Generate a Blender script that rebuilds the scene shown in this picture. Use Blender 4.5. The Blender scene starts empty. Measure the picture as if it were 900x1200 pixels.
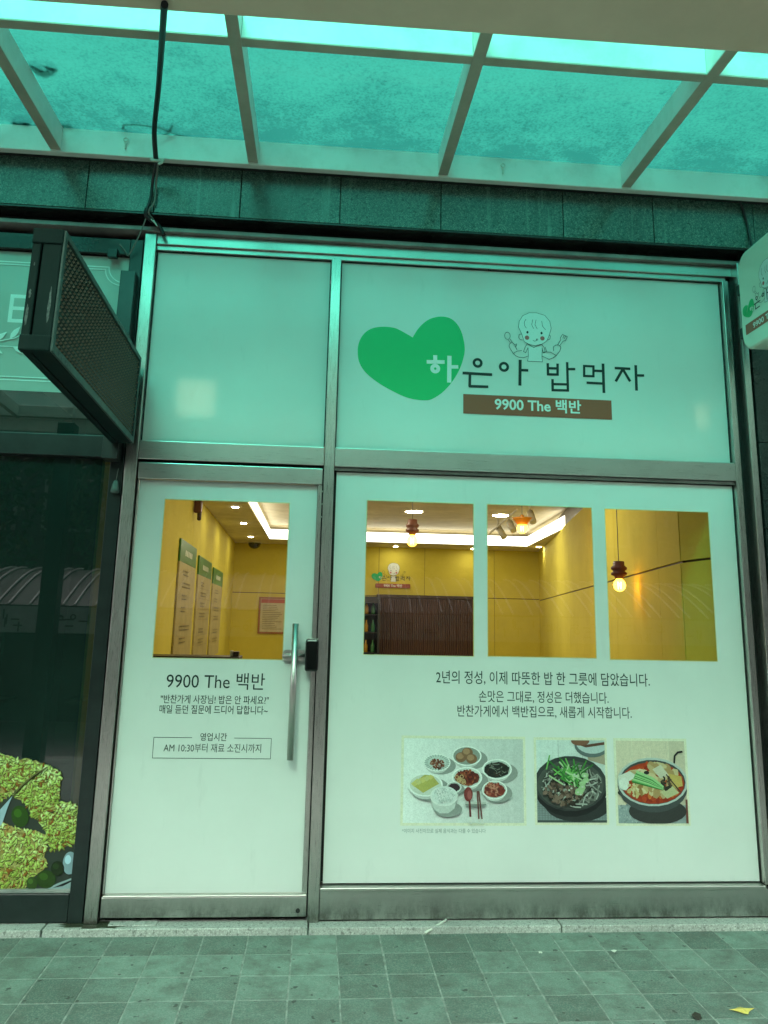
import bpy, bmesh, math, random
from mathutils import Vector, Matrix

SC = bpy.context.scene
COL = SC.collection
R = math.radians
random.seed(7)

# ------------------------------------------------------------------ camera
F, CY, YAW, PIT, ROL = 927.19, 530.74, .0806, .2074, .0215
EYE = Vector((0, -4.0217, 1.3587))
fwd = Vector((math.sin(YAW) * math.cos(PIT), math.cos(YAW) * math.cos(PIT), math.sin(PIT)))
r0 = Vector((math.cos(YAW), -math.sin(YAW), 0)); u0 = r0.cross(fwd)
RT = r0 * math.cos(ROL) + u0 * math.sin(ROL)
UP = -r0 * math.sin(ROL) + u0 * math.cos(ROL)
cd = bpy.data.cameras.new('camera'); cam = bpy.data.objects.new('camera', cd); COL.objects.link(cam)
cam.matrix_world = Matrix(((RT.x, UP.x, -fwd.x, EYE.x), (RT.y, UP.y, -fwd.y, EYE.y), (RT.z, UP.z, -fwd.z, EYE.z), (0, 0, 0, 1)))
cd.sensor_fit = 'HORIZONTAL'; cd.sensor_width = 36; cd.lens = 36 * F / 900
cd.shift_y = -(600 - CY) / 900; cd.clip_start = .05; cd.clip_end = 500
SC.camera = cam


def at(x, y, Y=0.):
    """a measured photo pixel turned into a point of the plane at depth Y"""
    d = fwd * F + RT * (x - 450) - UP * (y - CY)
    return EYE + d * ((Y - EYE.y) / d.y)

# ------------------------------------------------------------------ light
SUN_EL, SUN_ROT = 44, 195
w = bpy.data.worlds.new('World'); SC.world = w; w.use_nodes = True
nt = w.node_tree; bg = nt.nodes['Background']
sky = nt.nodes.new('ShaderNodeTexSky'); sky.sky_type = 'NISHITA'; sky.sun_disc = False
sky.sun_elevation = R(SUN_EL); sky.sun_rotation = R(SUN_ROT); sky.air_density = 1.0; sky.dust_density = 6; sky.ozone_density = 1
hs = nt.nodes.new('ShaderNodeHueSaturation'); hs.inputs['Saturation'].default_value = .25
nt.links.new(sky.outputs[0], hs.inputs['Color']); nt.links.new(hs.outputs[0], bg.inputs[0])
bg.inputs[1].default_value = .12
sl = bpy.data.lights.new('sun', 'SUN'); sl.energy = 1.0; sl.angle = R(18); sl.color = (1, .96, .9)
sun = bpy.data.objects.new('sun', sl); COL.objects.link(sun)
az = R(SUN_ROT); el = R(SUN_EL)
sdir = Vector((math.sin(az) * math.cos(el), math.cos(az) * math.cos(el), math.sin(el)))
sun.rotation_euler = sdir.to_track_quat('Z', 'Y').to_euler(); sun.location = (0, -10, 20)

SC.view_settings.view_transform = 'Standard'; SC.view_settings.look = 'None'
SC.view_settings.exposure = 1.72; SC.view_settings.gamma = 1
cy = SC.cycles
cy.use_denoising = True
cy.max_bounces = 8; cy.transparent_max_bounces = 16; cy.diffuse_bounces = 5; cy.glossy_bounces = 4; cy.transmission_bounces = 6
cy.caustics_reflective = False; cy.caustics_refractive = False; cy.sample_clamp_indirect = 8

# ------------------------------------------------------------------ materials
MATS = {}


class NT:
    def __init__(s, name):
        s.m = bpy.data.materials.new(name); s.m.use_nodes = True
        s.t = s.m.node_tree; s.n = s.t.nodes; s.p = s.n['Principled BSDF']; s.out = s.n['Material Output']
        s.tc = s.n.new('ShaderNodeTexCoord')

    def new(s, typ, **kw):
        n = s.n.new(typ)
        for k, v in kw.items():
            if k in n.inputs: n.inputs[k].default_value = v
            else: setattr(n, k, v)
        return n

    def link(s, a, b): s.t.links.new(a, b)

    def noise(s, scale, detail=4, rough=.6, stretch=None, coord='Object', w=0):
        src = s.tc.outputs[coord]
        if stretch or w:
            mp = s.new('ShaderNodeMapping'); mp.inputs['Scale'].default_value = stretch or (1, 1, 1)
            mp.inputs['Location'].default_value = (w, w * .7, w * .3)
            s.link(src, mp.inputs[0]); src = mp.outputs[0]
        n = s.new('ShaderNodeTexNoise', Scale=scale, Detail=detail, Roughness=rough)
        s.link(src, n.inputs['Vector']); return n.outputs['Fac']

    def vor(s, scale, feature='F1', coord='Object'):
        n = s.new('ShaderNodeTexVoronoi', feature=feature, Scale=scale)
        s.link(s.tc.outputs[coord], n.inputs['Vector']); return n

    def ramp(s, fac, lo, hi, a=0., b=1.):
        n = s.new('ShaderNodeMapRange'); n.inputs[1].default_value = lo; n.inputs[2].default_value = hi
        n.inputs[3].default_value = a; n.inputs[4].default_value = b
        s.link(fac, n.inputs[0]); return n.outputs[0]

    def mix(s, fac, a, b, typ='MIX'):
        n = s.new('ShaderNodeMix', data_type='RGBA', blend_type=typ)
        for v, i in ((fac, 0), (a, 6), (b, 7)):
            if hasattr(v, 'is_linked'): s.link(v, n.inputs[i])
            else: n.inputs[i].default_value = v if i == 0 else (*v, 1)
        return n.outputs[2]

    def math(s, op, a, b=0.):
        n = s.new('ShaderNodeMath', operation=op)
        for v, i in ((a, 0), (b, 1)):
            if hasattr(v, 'is_linked'): s.link(v, n.inputs[i])
            else: n.inputs[i].default_value = v
        return n.outputs[0]

    def schlick(s, f0=.042):
        lw = s.new('ShaderNodeLayerWeight'); lw.inputs[0].default_value = .5
        return s.math('ADD', s.math('MULTIPLY', s.math('POWER', lw.outputs['Facing'], 5.), 1 - f0), f0)

    def bump(s, h, strength=.2, dist=.01):
        n = s.new('ShaderNodeBump', Strength=strength, Distance=dist); s.link(h, n.inputs['Height'])
        s.link(n.outputs[0], s.p.inputs['Normal'])

    def base(s, c):
        if hasattr(c, 'is_linked'): s.link(c, s.p.inputs['Base Color'])
        else: s.p.inputs['Base Color'].default_value = (*c, 1)

    def set(s, rough=.5, metal=0., spec=.5, coat=0., coat_rough=.1):
        p = s.p.inputs
        if hasattr(rough, 'is_linked'): s.link(rough, p['Roughness'])
        else: p['Roughness'].default_value = rough
        p['Metallic'].default_value = metal; p['Specular IOR Level'].default_value = spec
        p['Coat Weight'].default_value = coat; p['Coat Roughness'].default_value = coat_rough


def mat(name, col, rough=.5, metal=0., spec=.5, col2=None, ns=8., stretch=None, bump=0., coat=0., lo=.35, hi=.65, coord='Object'):
    if name in MATS: return MATS[name]
    k = NT(name)
    if col2 is None: col2 = tuple(c * .8 for c in col)
    f = k.noise(ns, 6, .65, stretch, coord)
    k.base(k.mix(k.ramp(f, lo, hi), col, col2)); k.set(rough, metal, spec, coat)
    if bump: k.bump(f, bump)
    MATS[name] = k.m; return k.m


def emit(name, col, strength):
    k = NT(name); e = k.new('ShaderNodeEmission', Strength=strength); e.inputs[0].default_value = (*col, 1)
    k.link(e.outputs[0], k.out.inputs[0]); return k.m


def steel(name, tint, rough, axis):
    k = NT(name); st = (1.2, 1.2, 90) if axis == 'h' else (90, 90, 1.2)
    f = k.noise(9, 3, .6, st); g = k.noise(2.5, 5, .6); d = k.noise(30, 5, .7)
    c = k.mix(k.ramp(g, .3, .75), tint, tuple(t * .8 for t in tint))
    sx = k.new('ShaderNodeSeparateXYZ'); k.link(k.tc.outputs['Object'], sx.inputs[0])
    grime = k.math('MULTIPLY', k.ramp(sx.outputs[2], .02, .11, 1, 0), k.ramp(k.noise(14, 6, .75, (1, 1, .5)), .38, .62))
    c = k.mix(k.math('MULTIPLY', grime, .75), c, (.10, .095, .08))
    k.base(k.mix(k.ramp(d, .66, .8, 0, .5), c, (.12, .11, .09)))
    k.set(k.ramp(f, .2, .8, rough, rough + .16), 1.); k.bump(f, .05, .001); return k.m


def glass(name, tint, refl=1.0, rough=.0, dirt=0.):
    k = NT(name)
    tr = k.new('ShaderNodeBsdfTransparent'); tr.inputs[0].default_value = (*tint, 1)
    gl = k.new('ShaderNodeBsdfGlossy', Roughness=rough)
    f = k.math('MULTIPLY', k.schlick(), refl)
    mx = k.new('ShaderNodeMixShader'); k.link(f, mx.inputs[0]); k.link(tr.outputs[0], mx.inputs[1]); k.link(gl.outputs[0], mx.inputs[2])
    o = mx.outputs[0]
    if dirt:  # teal diffuse share imitates the canopy mirrored in the tinted glass
        df = k.new('ShaderNodeBsdfDiffuse'); df.inputs[0].default_value = (.16, .32, .27, 1)
        m2 = k.new('ShaderNodeMixShader'); k.link(k.ramp(k.noise(3, 6, .7), .3, .75, dirt * .6, dirt), m2.inputs[0])
        k.link(o, m2.inputs[1]); k.link(df.outputs[0], m2.inputs[2]); o = m2.outputs[0]
    k.link(o, k.out.inputs[0]); return k.m


def canopy_glass(name='teal_canopy_glass', g=1., r=.55, tl_share=.45):
    k = NT(name)
    T = (r * .9 * g, .84 * g, .64 * g)
    big = k.noise(1.3, 5, .6); mid = k.noise(7, 6, .7); fine = k.noise(70, 3, .6)
    drops = k.ramp(k.vor(38).outputs['Distance'], .12, .22, 1, 0)
    blot = k.ramp(k.vor(11).outputs['Distance'], .16, .2, 1, 0)
    pick = k.ramp(k.noise(5, 2, .5, w=3), .53, .6)
    d = k.math('ADD', k.ramp(mid, .38, .8, 0, .42), k.math('MULTIPLY', k.math('MULTIPLY', blot, pick), .25))
    d = k.math('ADD', d, k.math('MULTIPLY', drops, .10))
    d = k.math('ADD', d, k.ramp(fine, .5, .75, 0, .2)); d = k.math('ADD', d, k.ramp(big, .35, .7, .0, .22))
    sx = k.new('ShaderNodeSeparateXYZ'); k.link(k.tc.outputs['Object'], sx.inputs[0])
    lowedge = k.math('MULTIPLY', k.ramp(sx.outputs[1], -.75, -.2), k.ramp(k.noise(6, 5, .7, w=5), .3, .65, .25, .8))
    d = k.math('ADD', d, lowedge)
    pat = k.math('MULTIPLY', k.ramp(k.noise(2.2, 3, .55, (1, 1.6, 1), w=7), .38, .68), k.ramp(k.vor(24).outputs['Distance'], .2, .55, .42, .18)); d = k.math('ADD', d, pat)
    d = k.math('MINIMUM', d, 1.)
    tr = k.new('ShaderNodeBsdfTransparent'); k.link(k.mix(k.ramp(mid, .5, .8), T, (.05 * g, .48 * g, .39 * g)), tr.inputs[0])
    tl = k.new('ShaderNodeBsdfTranslucent'); k.link(k.mix(k.math('ADD', d, k.ramp(fine, .4, .8, 0, .3)), (r * g, .95 * g, .74 * g), (.03 * g, .33 * g, .28 * g)), tl.inputs[0])
    m1 = k.new('ShaderNodeMixShader'); k.link(k.math('ADD', k.math('MULTIPLY', d, .30), tl_share), m1.inputs[0]); k.link(tr.outputs[0], m1.inputs[1]); k.link(tl.outputs[0], m1.inputs[2])
    dirt = k.new('ShaderNodeBsdfDiffuse'); dirt.inputs[0].default_value = (.10, .16, .13, 1)
    m2 = k.new('ShaderNodeMixShader'); k.link(k.ramp(k.noise(17, 8, .8, w=9), .63, .78, 0, .6), m2.inputs[0]); k.link(m1.outputs[0], m2.inputs[1]); k.link(dirt.outputs[0], m2.inputs[2])
    gl = k.new('ShaderNodeBsdfGlossy', Roughness=.05); fr = k.schlick(.03)
    m3 = k.new('ShaderNodeMixShader'); k.link(fr, m3.inputs[0]); k.link(m2.outputs[0], m3.inputs[1]); k.link(gl.outputs[0], m3.inputs[2])
    k.link(m3.outputs[0], k.out.inputs[0]); return k.m


def film_mat(name, col, trans=.0):
    k = NT(name)
    n = k.noise(1.6, 5, .6); s = k.noise(11, 6, .7, (1, 1, .25))
    c = k.mix(k.ramp(n, .3, .75), col, tuple(x * .91 for x in col))
    k.base(k.mix(k.ramp(s, .6, .82, 0, .5), c, tuple(x * .76 for x in col)))
    k.set(.34, 0, .45, .25, .12)
    if trans:
        tl = k.new('ShaderNodeBsdfTranslucent'); tl.inputs[0].default_value = (.9, .88, .7, 1)
        m = k.new('ShaderNodeMixShader'); m.inputs[0].default_value = trans
        k.link(k.p.outputs[0], m.inputs[1]); k.link(tl.outputs[0], m.inputs[2]); k.link(m.outputs[0], k.out.inputs[0])
    return k.m


def granite(name, base, dark, light, rough=.12, streaks=True, coord='Object'):
    k = NT(name)
    sp = k.noise(170, 2, .7); sp2 = k.noise(60, 4, .7); cl = k.noise(2.2, 5, .65)
    c = k.mix(k.ramp(sp, .52, .62), base, light); c = k.mix(k.ramp(sp2, .52, .66), c, dark)
    c = k.mix(k.ramp(cl, .4, .72, 0, .55), c, tuple(x * .6 for x in base))
    if streaks:
        st = k.noise(7, 4, .6, (3.2, 3.2, .16)); c = k.mix(k.ramp(st, .6, .74, 0, .55), c, tuple(min(1, x * 2.4 + .04) for x in base))
        s2 = k.noise(5, 4, .6, (2.2, 2.2, .1), w=4); c = k.mix(k.ramp(s2, .6, .75, 0, .6), c, tuple(x * .4 for x in base))
    k.base(c); k.set(k.ramp(cl, .3, .7, rough, rough + .2), 0, .55); return k.m


def tile_mat():
    k = NT('paving_stone')
    oi = k.new('ShaderNodeObjectInfo')
    ad = k.new('ShaderNodeVectorMath', operation='ADD'); k.link(k.tc.outputs['Object'], ad.inputs[0])
    sc = k.new('ShaderNodeVectorMath', operation='SCALE'); k.link(oi.outputs['Random'], sc.inputs[3]); sc.inputs[0].default_value = (37, 91, 13); k.link(sc.outputs[0], ad.inputs[1])

    def nz(s, d=4, r=.65):
        n = k.new('ShaderNodeTexNoise', Scale=s, Detail=d, Roughness=r); k.link(ad.outputs[0], n.inputs['Vector']); return n.outputs['Fac']
    tone = k.ramp(oi.outputs['Random'], 0, 1)
    c = k.mix(tone, (.080, .135, .110), (.175, .272, .226))
    f = nz(160, 3, .7); c = k.mix(k.ramp(f, .45, .75, 0, .65), c, (.38, .38, .345))
    f2 = nz(120, 3, .7); c = k.mix(k.ramp(f2, .56, .7, 0, .5), c, (.06, .06, .055))
    b = nz(9, 6, .7); c = k.mix(k.ramp(b, .42, .75, 0, .85), c, (.085, .085, .075))
    w_ = nz(14, 6, .75); c = k.mix(k.ramp(w_, .60, .75, 0, .5), c, (.42, .42, .38))
    g = nz(28, 2, .4); c = k.mix(k.ramp(g, .70, .73, 0, .8), c, (.03, .034, .03))
    k.base(c); k.set(.62, 0, .4); k.bump(nz(130, 4, .7), .35, .003); return k.m


def chicken_mat():
    k = NT('fried_crust_print')
    wv = k.new('ShaderNodeTexNoise', Scale=26, Detail=3); k.link(k.tc.outputs['Object'], wv.inputs['Vector'])
    mp = k.new('ShaderNodeVectorMath', operation='MULTIPLY_ADD'); k.link(wv.outputs['Color'], mp.inputs[0]); mp.inputs[1].default_value = (.06, .06, .06); k.link(k.tc.outputs['Object'], mp.inputs[2])
    v = k.new('ShaderNodeTexVoronoi', Scale=48); k.link(mp.outputs[0], v.inputs['Vector'])
    v2 = k.new('ShaderNodeTexVoronoi', Scale=95); k.link(mp.outputs[0], v2.inputs['Vector'])
    e = k.ramp(v.outputs['Distance'], .05, .75); e2 = k.ramp(v2.outputs['Distance'], .1, .7)
    c = k.mix(e, (.72, .66, .26), (.30, .24, .05)); c = k.mix(k.math('MULTIPLY', e2, .55), c, (.16, .13, .02))
    c = k.mix(k.ramp(k.noise(9, 4, .6), .5, .7, 0, .8), c, (.50, .22, .05))
    c = k.mix(k.ramp(k.noise(60, 3, .7), .6, .7, 0, .7), c, (.85, .85, .50))
    k.base(c); k.set(.3, 0, .5); return k.m


def print_mat():
    k = NT('printed_ink'); a = k.new('ShaderNodeVertexColor'); a.layer_name = 'Col'
    n = k.noise(140, 3, .7); k.base(k.mix(k.ramp(n, .35, .75, 0, .22), (1, 1, 1), (.3, .3, .3), 'MIX') if False else k.mix(k.ramp(n, .45, .8, 0, .12), a.outputs[0], (.12, .11, .1)))
    k.set(.36, 0, .4, .15, .15); return k.m


def photo_mat():
    k = NT('printed_photo'); a = k.new('ShaderNodeVertexColor'); a.layer_name = 'Col'
    f = k.math('MULTIPLY', k.ramp(k.noise(190, 4, .75), .3, .7, .84, 1.12), k.ramp(k.noise(45, 4, .7), .3, .7, .93, 1.06))
    v = k.new('ShaderNodeVectorMath', operation='SCALE'); k.link(a.outputs[0], v.inputs[0]); k.link(f, v.inputs[3])
    k.base(v.outputs[0]); k.set(.36, 0, .4, .15, .15); return k.m


def louvre_mat():
    return mat('led_visor_black', (.028, .022, .016), .55, col2=(.06, .045, .03), ns=40)


M = dict(
    steel_h=steel('brushed_steel_rail', (.62, .61, .58), .24, 'h'), steel_v=steel('brushed_steel_post', (.60, .58, .55), .22, 'v'),
    chrome=steel('polished_steel', (.66, .64, .60), .26, 'v'),
    film=film_mat('white_window_film', (.80, .80, .77)), film_up=film_mat('white_backlit_film', (.80, .80, .77), .10),
    frost=film_mat('frosted_sign_film', (.42, .47, .42)),
    gasket=mat('black_gasket', (.012, .014, .013), .5), cream=mat('film_cut_edge', (.78, .72, .42), .5),
    glass=glass('shop_glass', (.93, .95, .88), 1.35, 0, .0), dark_glass=glass('tinted_glass', (.10, .13, .12), 2.2, 0, .085),
    canopy=canopy_glass(), canopy_mid=canopy_glass('weathered_canopy_glass', .95, .14, .30), canopy_grimy=canopy_glass('grimy_canopy_glass', .38, .10, .42),
    granite=granite('green_granite', (.065, .125, .105), (.018, .036, .031), (.21, .30, .26)),
    granite_dark=granite('dark_granite', (.020, .028, .026), (.008, .010, .010), (.055, .07, .065), .16, False),
    kerb=granite('pale_granite', (.42, .42, .39), (.17, .17, .155), (.66, .66, .62), .6, False),
    soffit=mat('black_metal_sheet', (.010, .011, .0105), .25, col2=(.025, .026, .024), ns=5),
    flash=mat('grey_flashing', (.34, .335, .32), .4, .0, col2=(.20, .20, .19), ns=6),
    white_steel=mat('white_painted_steel', (.80, .80, .77), .38, col2=(.66, .65, .60), ns=7, lo=.45, hi=.8),
    beige=mat('beige_painted_steel', (.74, .60, .47), .5, col2=(.66, .53, .41), ns=3),
    dark_paint=mat('dark_green_paint', (.009, .015, .0145), .3, col2=(.016, .024, .023), ns=12),
    teal_paint=mat('teal_sign_housing', (.006, .020, .0195), .55, spec=.08, col2=(.013, .026, .025), ns=9, stretch=(1, 1, .3)),
    alu=mat('sign_aluminium', (.06, .10, .094), .45, .0, .3, col2=(.035, .06, .056), ns=20),
    peel=mat('peeled_paint', (.10, .14, .135), .6, col2=(.02, .04, .04), ns=70),
    black=mat('black_plastic', (.008, .008, .008), .12, coat=.6), cable=mat('black_rubber', (.010, .011, .013), .45),
    wire=mat('grey_wire', (.18, .19, .17), .45), tie=mat('pale_cable_tie', (.7, .7, .62), .5),
    print=print_mat(), photo=photo_mat(), chicken=chicken_mat(), tile=tile_mat(),
    bed=mat('paving_joint_sand', (.34, .38, .34), .9, col2=(.17, .19, .17), ns=30),
    wet=None, white_acrylic=mat('white_acrylic', (.74, .84, .72), .25, col2=(.68, .78, .66), ns=3, coat=.3),
    yellow=mat('yellow_wall_paint', (.68, .575, .085), .75, 0, .2, (.62, .52, .07), 2), ceil=mat('interior_ceiling_paint', (.72, .65, .48), .6, col2=(.55, .49, .33), ns=3),
    floor=mat('interior_floor_tile', (.30, .26, .2), .35), wood=mat('dark_wood', (.06, .03, .018), .4, col2=(.035, .018, .01), ns=10, stretch=(1, 1, .1)),
    curtain=mat('brown_slat', (.075, .030, .022), .5, col2=(.05, .02, .015), ns=4), lampwood=mat('brown_lamp_socket', (.16, .055, .03), .45),
    cove=emit('cove_light', (1, .93, .76), 1.9), down=emit('downlight_glow', (1, .92, .72), 40), bulb=emit('bulb_filament', (1, .55, .12), 26),
    paperwhite=mat('white_spot_metal', (.75, .73, .66), .4), road=mat('asphalt', (.09, .09, .088), .8, col2=(.12, .12, .117), ns=30, bump=.2),
    kerbst=mat('concrete_kerb', (.24, .24, .225), .8, ns=12), yellowline=mat('yellow_road_paint', (.55, .38, .06), .6, ns=30),
    concrete=mat('facade_concrete', (.06, .06, .057), .8, col2=(.045, .045, .042), ns=2), pane=mat('far_window', (.03, .035, .04), .08),
    upper=mat('cream_upper_wall', (.24, .235, .215), .7, col2=(.18, .176, .16), ns=1.2, stretch=(1, 1, .3)),
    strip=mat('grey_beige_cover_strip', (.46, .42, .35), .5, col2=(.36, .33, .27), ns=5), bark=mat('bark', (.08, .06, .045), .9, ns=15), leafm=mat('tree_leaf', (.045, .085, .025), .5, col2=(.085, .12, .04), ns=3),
    yleaf=mat('dry_yellow_leaf', (.72, .60, .14), .55, col2=(.55, .40, .08), ns=40), dleaf=mat('dead_dark_leaf', (.035, .03, .02), .8),
    roofm=mat('shelter_roof_sheet', (.045, .05, .048), .5), signband=mat('shelter_sign_band', (.36, .40, .40), .5), fridge=mat('fridge_black', (.02, .02, .022), .3),
)
_k = NT('water_film'); _k.base((.02, .024, .02)); _k.set(.04, 0, .6)
_t = _k.new('ShaderNodeBsdfTransparent'); _t.inputs[0].default_value = (.42, .44, .36, 1); _m = _k.new('ShaderNodeMixShader'); _m.inputs[0].default_value = .3
_k.link(_t.outputs[0], _m.inputs[1]); _k.link(_k.p.outputs[0], _m.inputs[2]); _k.link(_m.outputs[0], _k.out.inputs[0]); M['wet'] = _k.m
_k = NT('bulb_glass'); _t = _k.new('ShaderNodeBsdfTransparent'); _t.inputs[0].default_value = (1, .72, .25, 1); _e = _k.new('ShaderNodeEmission', Strength=1.6); _e.inputs[0].default_value = (1, .55, .08, 1)
_m = _k.new('ShaderNodeAddShader'); _k.link(_t.outputs[0], _m.inputs[0]); _k.link(_e.outputs[0], _m.inputs[1]); _k.link(_m.outputs[0], _k.out.inputs[0]); M['bulbglass'] = _k.m

# ------------------------------------------------------------------ mesh helpers


class MB:
    """collects shapes; build() links them as one mesh object"""

    def __init__(s): s.bm = bmesh.new(); s.mi = 0; s.lay = None

    def box(s, x0, x1, y0, y1, z0, z1, bev=0., mtx=None):
        g = bmesh.ops.create_cube(s.bm, size=1)['verts']
        for v in g: v.co = Vector(((x0 + x1) / 2 + v.co.x * (x1 - x0), (y0 + y1) / 2 + v.co.y * (y1 - y0), (z0 + z1) / 2 + v.co.z * (z1 - z0)))
        if bev:
            es = list({e for v in g for e in v.link_edges}); n0 = len(s.bm.verts)
            r = bmesh.ops.bevel(s.bm, geom=es, offset=bev, segments=2, affect='EDGES', profile=.5); g = r['verts']
        if mtx:
            for v in g: v.co = mtx @ v.co
        for f in {f for v in g for f in v.link_faces}: f.material_index = s.mi
        return s

    def tube(s, pts, rad, n=10, cap=True):
        pts = [Vector(p) for p in pts]; rings = []
        rads = rad if isinstance(rad, (list, tuple)) else [rad] * len(pts); prev = None
        for i, p in enumerate(pts):
            d = (pts[min(i + 1, len(pts) - 1)] - pts[max(i - 1, 0)]).normalized()
            if prev is None: a = d.orthogonal().normalized()
            else: a = (prev - d * prev.dot(d)).normalized()
            prev = a; b = d.cross(a)
            rings.append([s.bm.verts.new(p + (a * math.cos(t) + b * math.sin(t)) * rads[i]) for t in [2 * math.pi * j / n for j in range(n)]])
        for A, B in zip(rings, rings[1:]):
            for j in range(n):
                f = s.bm.faces.new((A[j], A[(j + 1) % n], B[(j + 1) % n], B[j])); f.smooth = n > 6; f.material_index = s.mi
        if cap:
            for r in (rings[0][::-1], rings[-1]): s.bm.faces.new(r).material_index = s.mi
        return s

    def lathe(s, prof, c, n=20, axis='Z'):
        ax = {'Z': lambda r, h, t: (r * math.cos(t), r * math.sin(t), h), 'Y': lambda r, h, t: (r * math.cos(t), h, r * math.sin(t)), 'X': lambda r, h, t: (h, r * math.cos(t), r * math.sin(t))}[axis]
        rings = [[s.bm.verts.new(Vector(c) + Vector(ax(max(r, 1e-4), h, 2 * math.pi * j / n))) for j in range(n)] for r, h in prof]
        for A, B in zip(rings, rings[1:]):
            for j in range(n):
                f = s.bm.faces.new((A[j], A[(j + 1) % n], B[(j + 1) % n], B[j])); f.smooth = True; f.material_index = s.mi
        for r in (rings[0][::-1], rings[-1]): s.bm.faces.new(r).material_index = s.mi
        return s

    def poly(s, pts, color=None):
        f = s.bm.faces.new([s.bm.verts.new(Vector(p)) for p in pts]); f.material_index = s.mi
        if color:
            if s.lay is None: s.lay = s.bm.loops.layers.float_color.new('Col')
            for l in f.loops: l[s.lay] = (*color, 1)
        return f

    def prism(s, outline, y0, y1):
        """outline [(x,z)] counter-clockwise seen from -Y, extruded from y0 (front) to y1"""
        a = [s.bm.verts.new((x, y0, z)) for x, z in outline]; b = [s.bm.verts.new((x, y1, z)) for x, z in outline]
        fs = [s.bm.faces.new(a), s.bm.faces.new(b[::-1])]; n = len(a)
        for i in range(n): fs.append(s.bm.faces.new((a[(i + 1) % n], a[i], b[i], b[(i + 1) % n])))
        for f in fs: f.material_index = s.mi
        return s

    def build(s, name, mats, parent=None, normals=True):
        if normals: bmesh.ops.recalc_face_normals(s.bm, faces=s.bm.faces)
        me = bpy.data.meshes.new(name); s.bm.to_mesh(me); s.bm.free()
        for m in (mats if isinstance(mats, (list, tuple)) else [mats]): me.materials.append(m)
        o = bpy.data.objects.new(name, me); COL.objects.link(o)
        if parent: o.parent = parent
        return o


def thing(name, label, cat, loc=(0, 0, 0), group=None):
    o = bpy.data.objects.new(name, None); COL.objects.link(o); o.location = loc; o.empty_display_size = .1
    return tag(o, label, cat, group)


def tag(o, label, cat, group=None, kind=None):
    if label: o['label'] = label
    if cat: o['category'] = cat
    if group: o['group'] = group
    if kind: o['kind'] = kind
    return o


def struct(o): o['kind'] = 'structure'; return o


def lab(o, label): o['label'] = label; return o


def link_copy(src, loc, parent=None, rot=None):
    c = src.copy(); COL.objects.link(c); c.location = loc; c.parent = parent
    if rot: c.rotation_euler = rot
    return c


def copy_tree(o, parent=None):
    c = o.copy(); COL.objects.link(c); c.parent = parent
    for ch in o.children: copy_tree(ch, c)
    return c


def box(name, x0, x1, y0, y1, z0, z1, m, parent=None, bev=0.):
    return MB().box(x0, x1, y0, y1, z0, z1, bev).build(name, m, parent)

# ------------------------------------------------------------------ flat print


class Print:
    """flat printed shapes in (u,v) metres, later laid on a plane; each next layer 0.06 mm prouder"""

    def __init__(s): s.items = []

    def poly(s, pts, col): s.items.append((pts, col))

    def ell(s, cx, cy, rx, ry, col, n=22, rot=0., jit=0.):
        c, q = math.cos(rot), math.sin(rot); P = []
        for i in range(n):
            t = 2 * math.pi * i / n; k = 1 + random.uniform(-jit, jit)
            x, y = rx * k * math.cos(t), ry * k * math.sin(t); P.append((cx + x * c - y * q, cy + x * q + y * c))
        s.poly(P, col)

    def rect(s, x0, y0, x1, y1, col): s.poly([(x0, y0), (x1, y0), (x1, y1), (x0, y1)], col)

    def line(s, pts, w, col, closed=False, rnd=False):
        if closed: pts = list(pts) + [pts[0]]
        for (ax, ay), (bx, by) in zip(pts, pts[1:]):
            L = math.hypot(bx - ax, by - ay) or 1e-6; nx, ny = -(by - ay) / L * w / 2, (bx - ax) / L * w / 2
            s.poly([(ax + nx, ay + ny), (ax - nx, ay - ny), (bx - nx, by - ny), (bx + nx, by + ny)], col)
        if rnd or len(pts) > 2:
            for p in (pts if rnd else pts[1:-1]): s.ell(p[0], p[1], w / 2, w / 2, col, 8)

    def ring(s, cx, cy, r, w, col, n=20, ry=None):
        ry = ry or r
        for i in range(n):
            a, b = 2 * math.pi * i / n, 2 * math.pi * (i + 1) / n
            s.poly([(cx + (r + k) * math.cos(t), cy + (ry + k) * math.sin(t)) for t, k in ((a, w / 2), (a, -w / 2), (b, -w / 2), (b, w / 2))], col)

    def build(s, name, place, parent=None, step=6e-5, m=None):
        """place(u,v,h) -> world point, h = height above the surface"""
        mb = MB()
        for i, (pts, col) in enumerate(s.items):
            try: mb.poly([place(u, v, 4e-4 + i * step) for u, v in pts], col)
            except ValueError: pass
        return mb.build(name, m or M['print'], parent, normals=False)


def wall_place(x0=0., z0=0., y=0., k=1.):
    return lambda u, v, h: (x0 + u * k, y - h, z0 + v * k)


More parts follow.
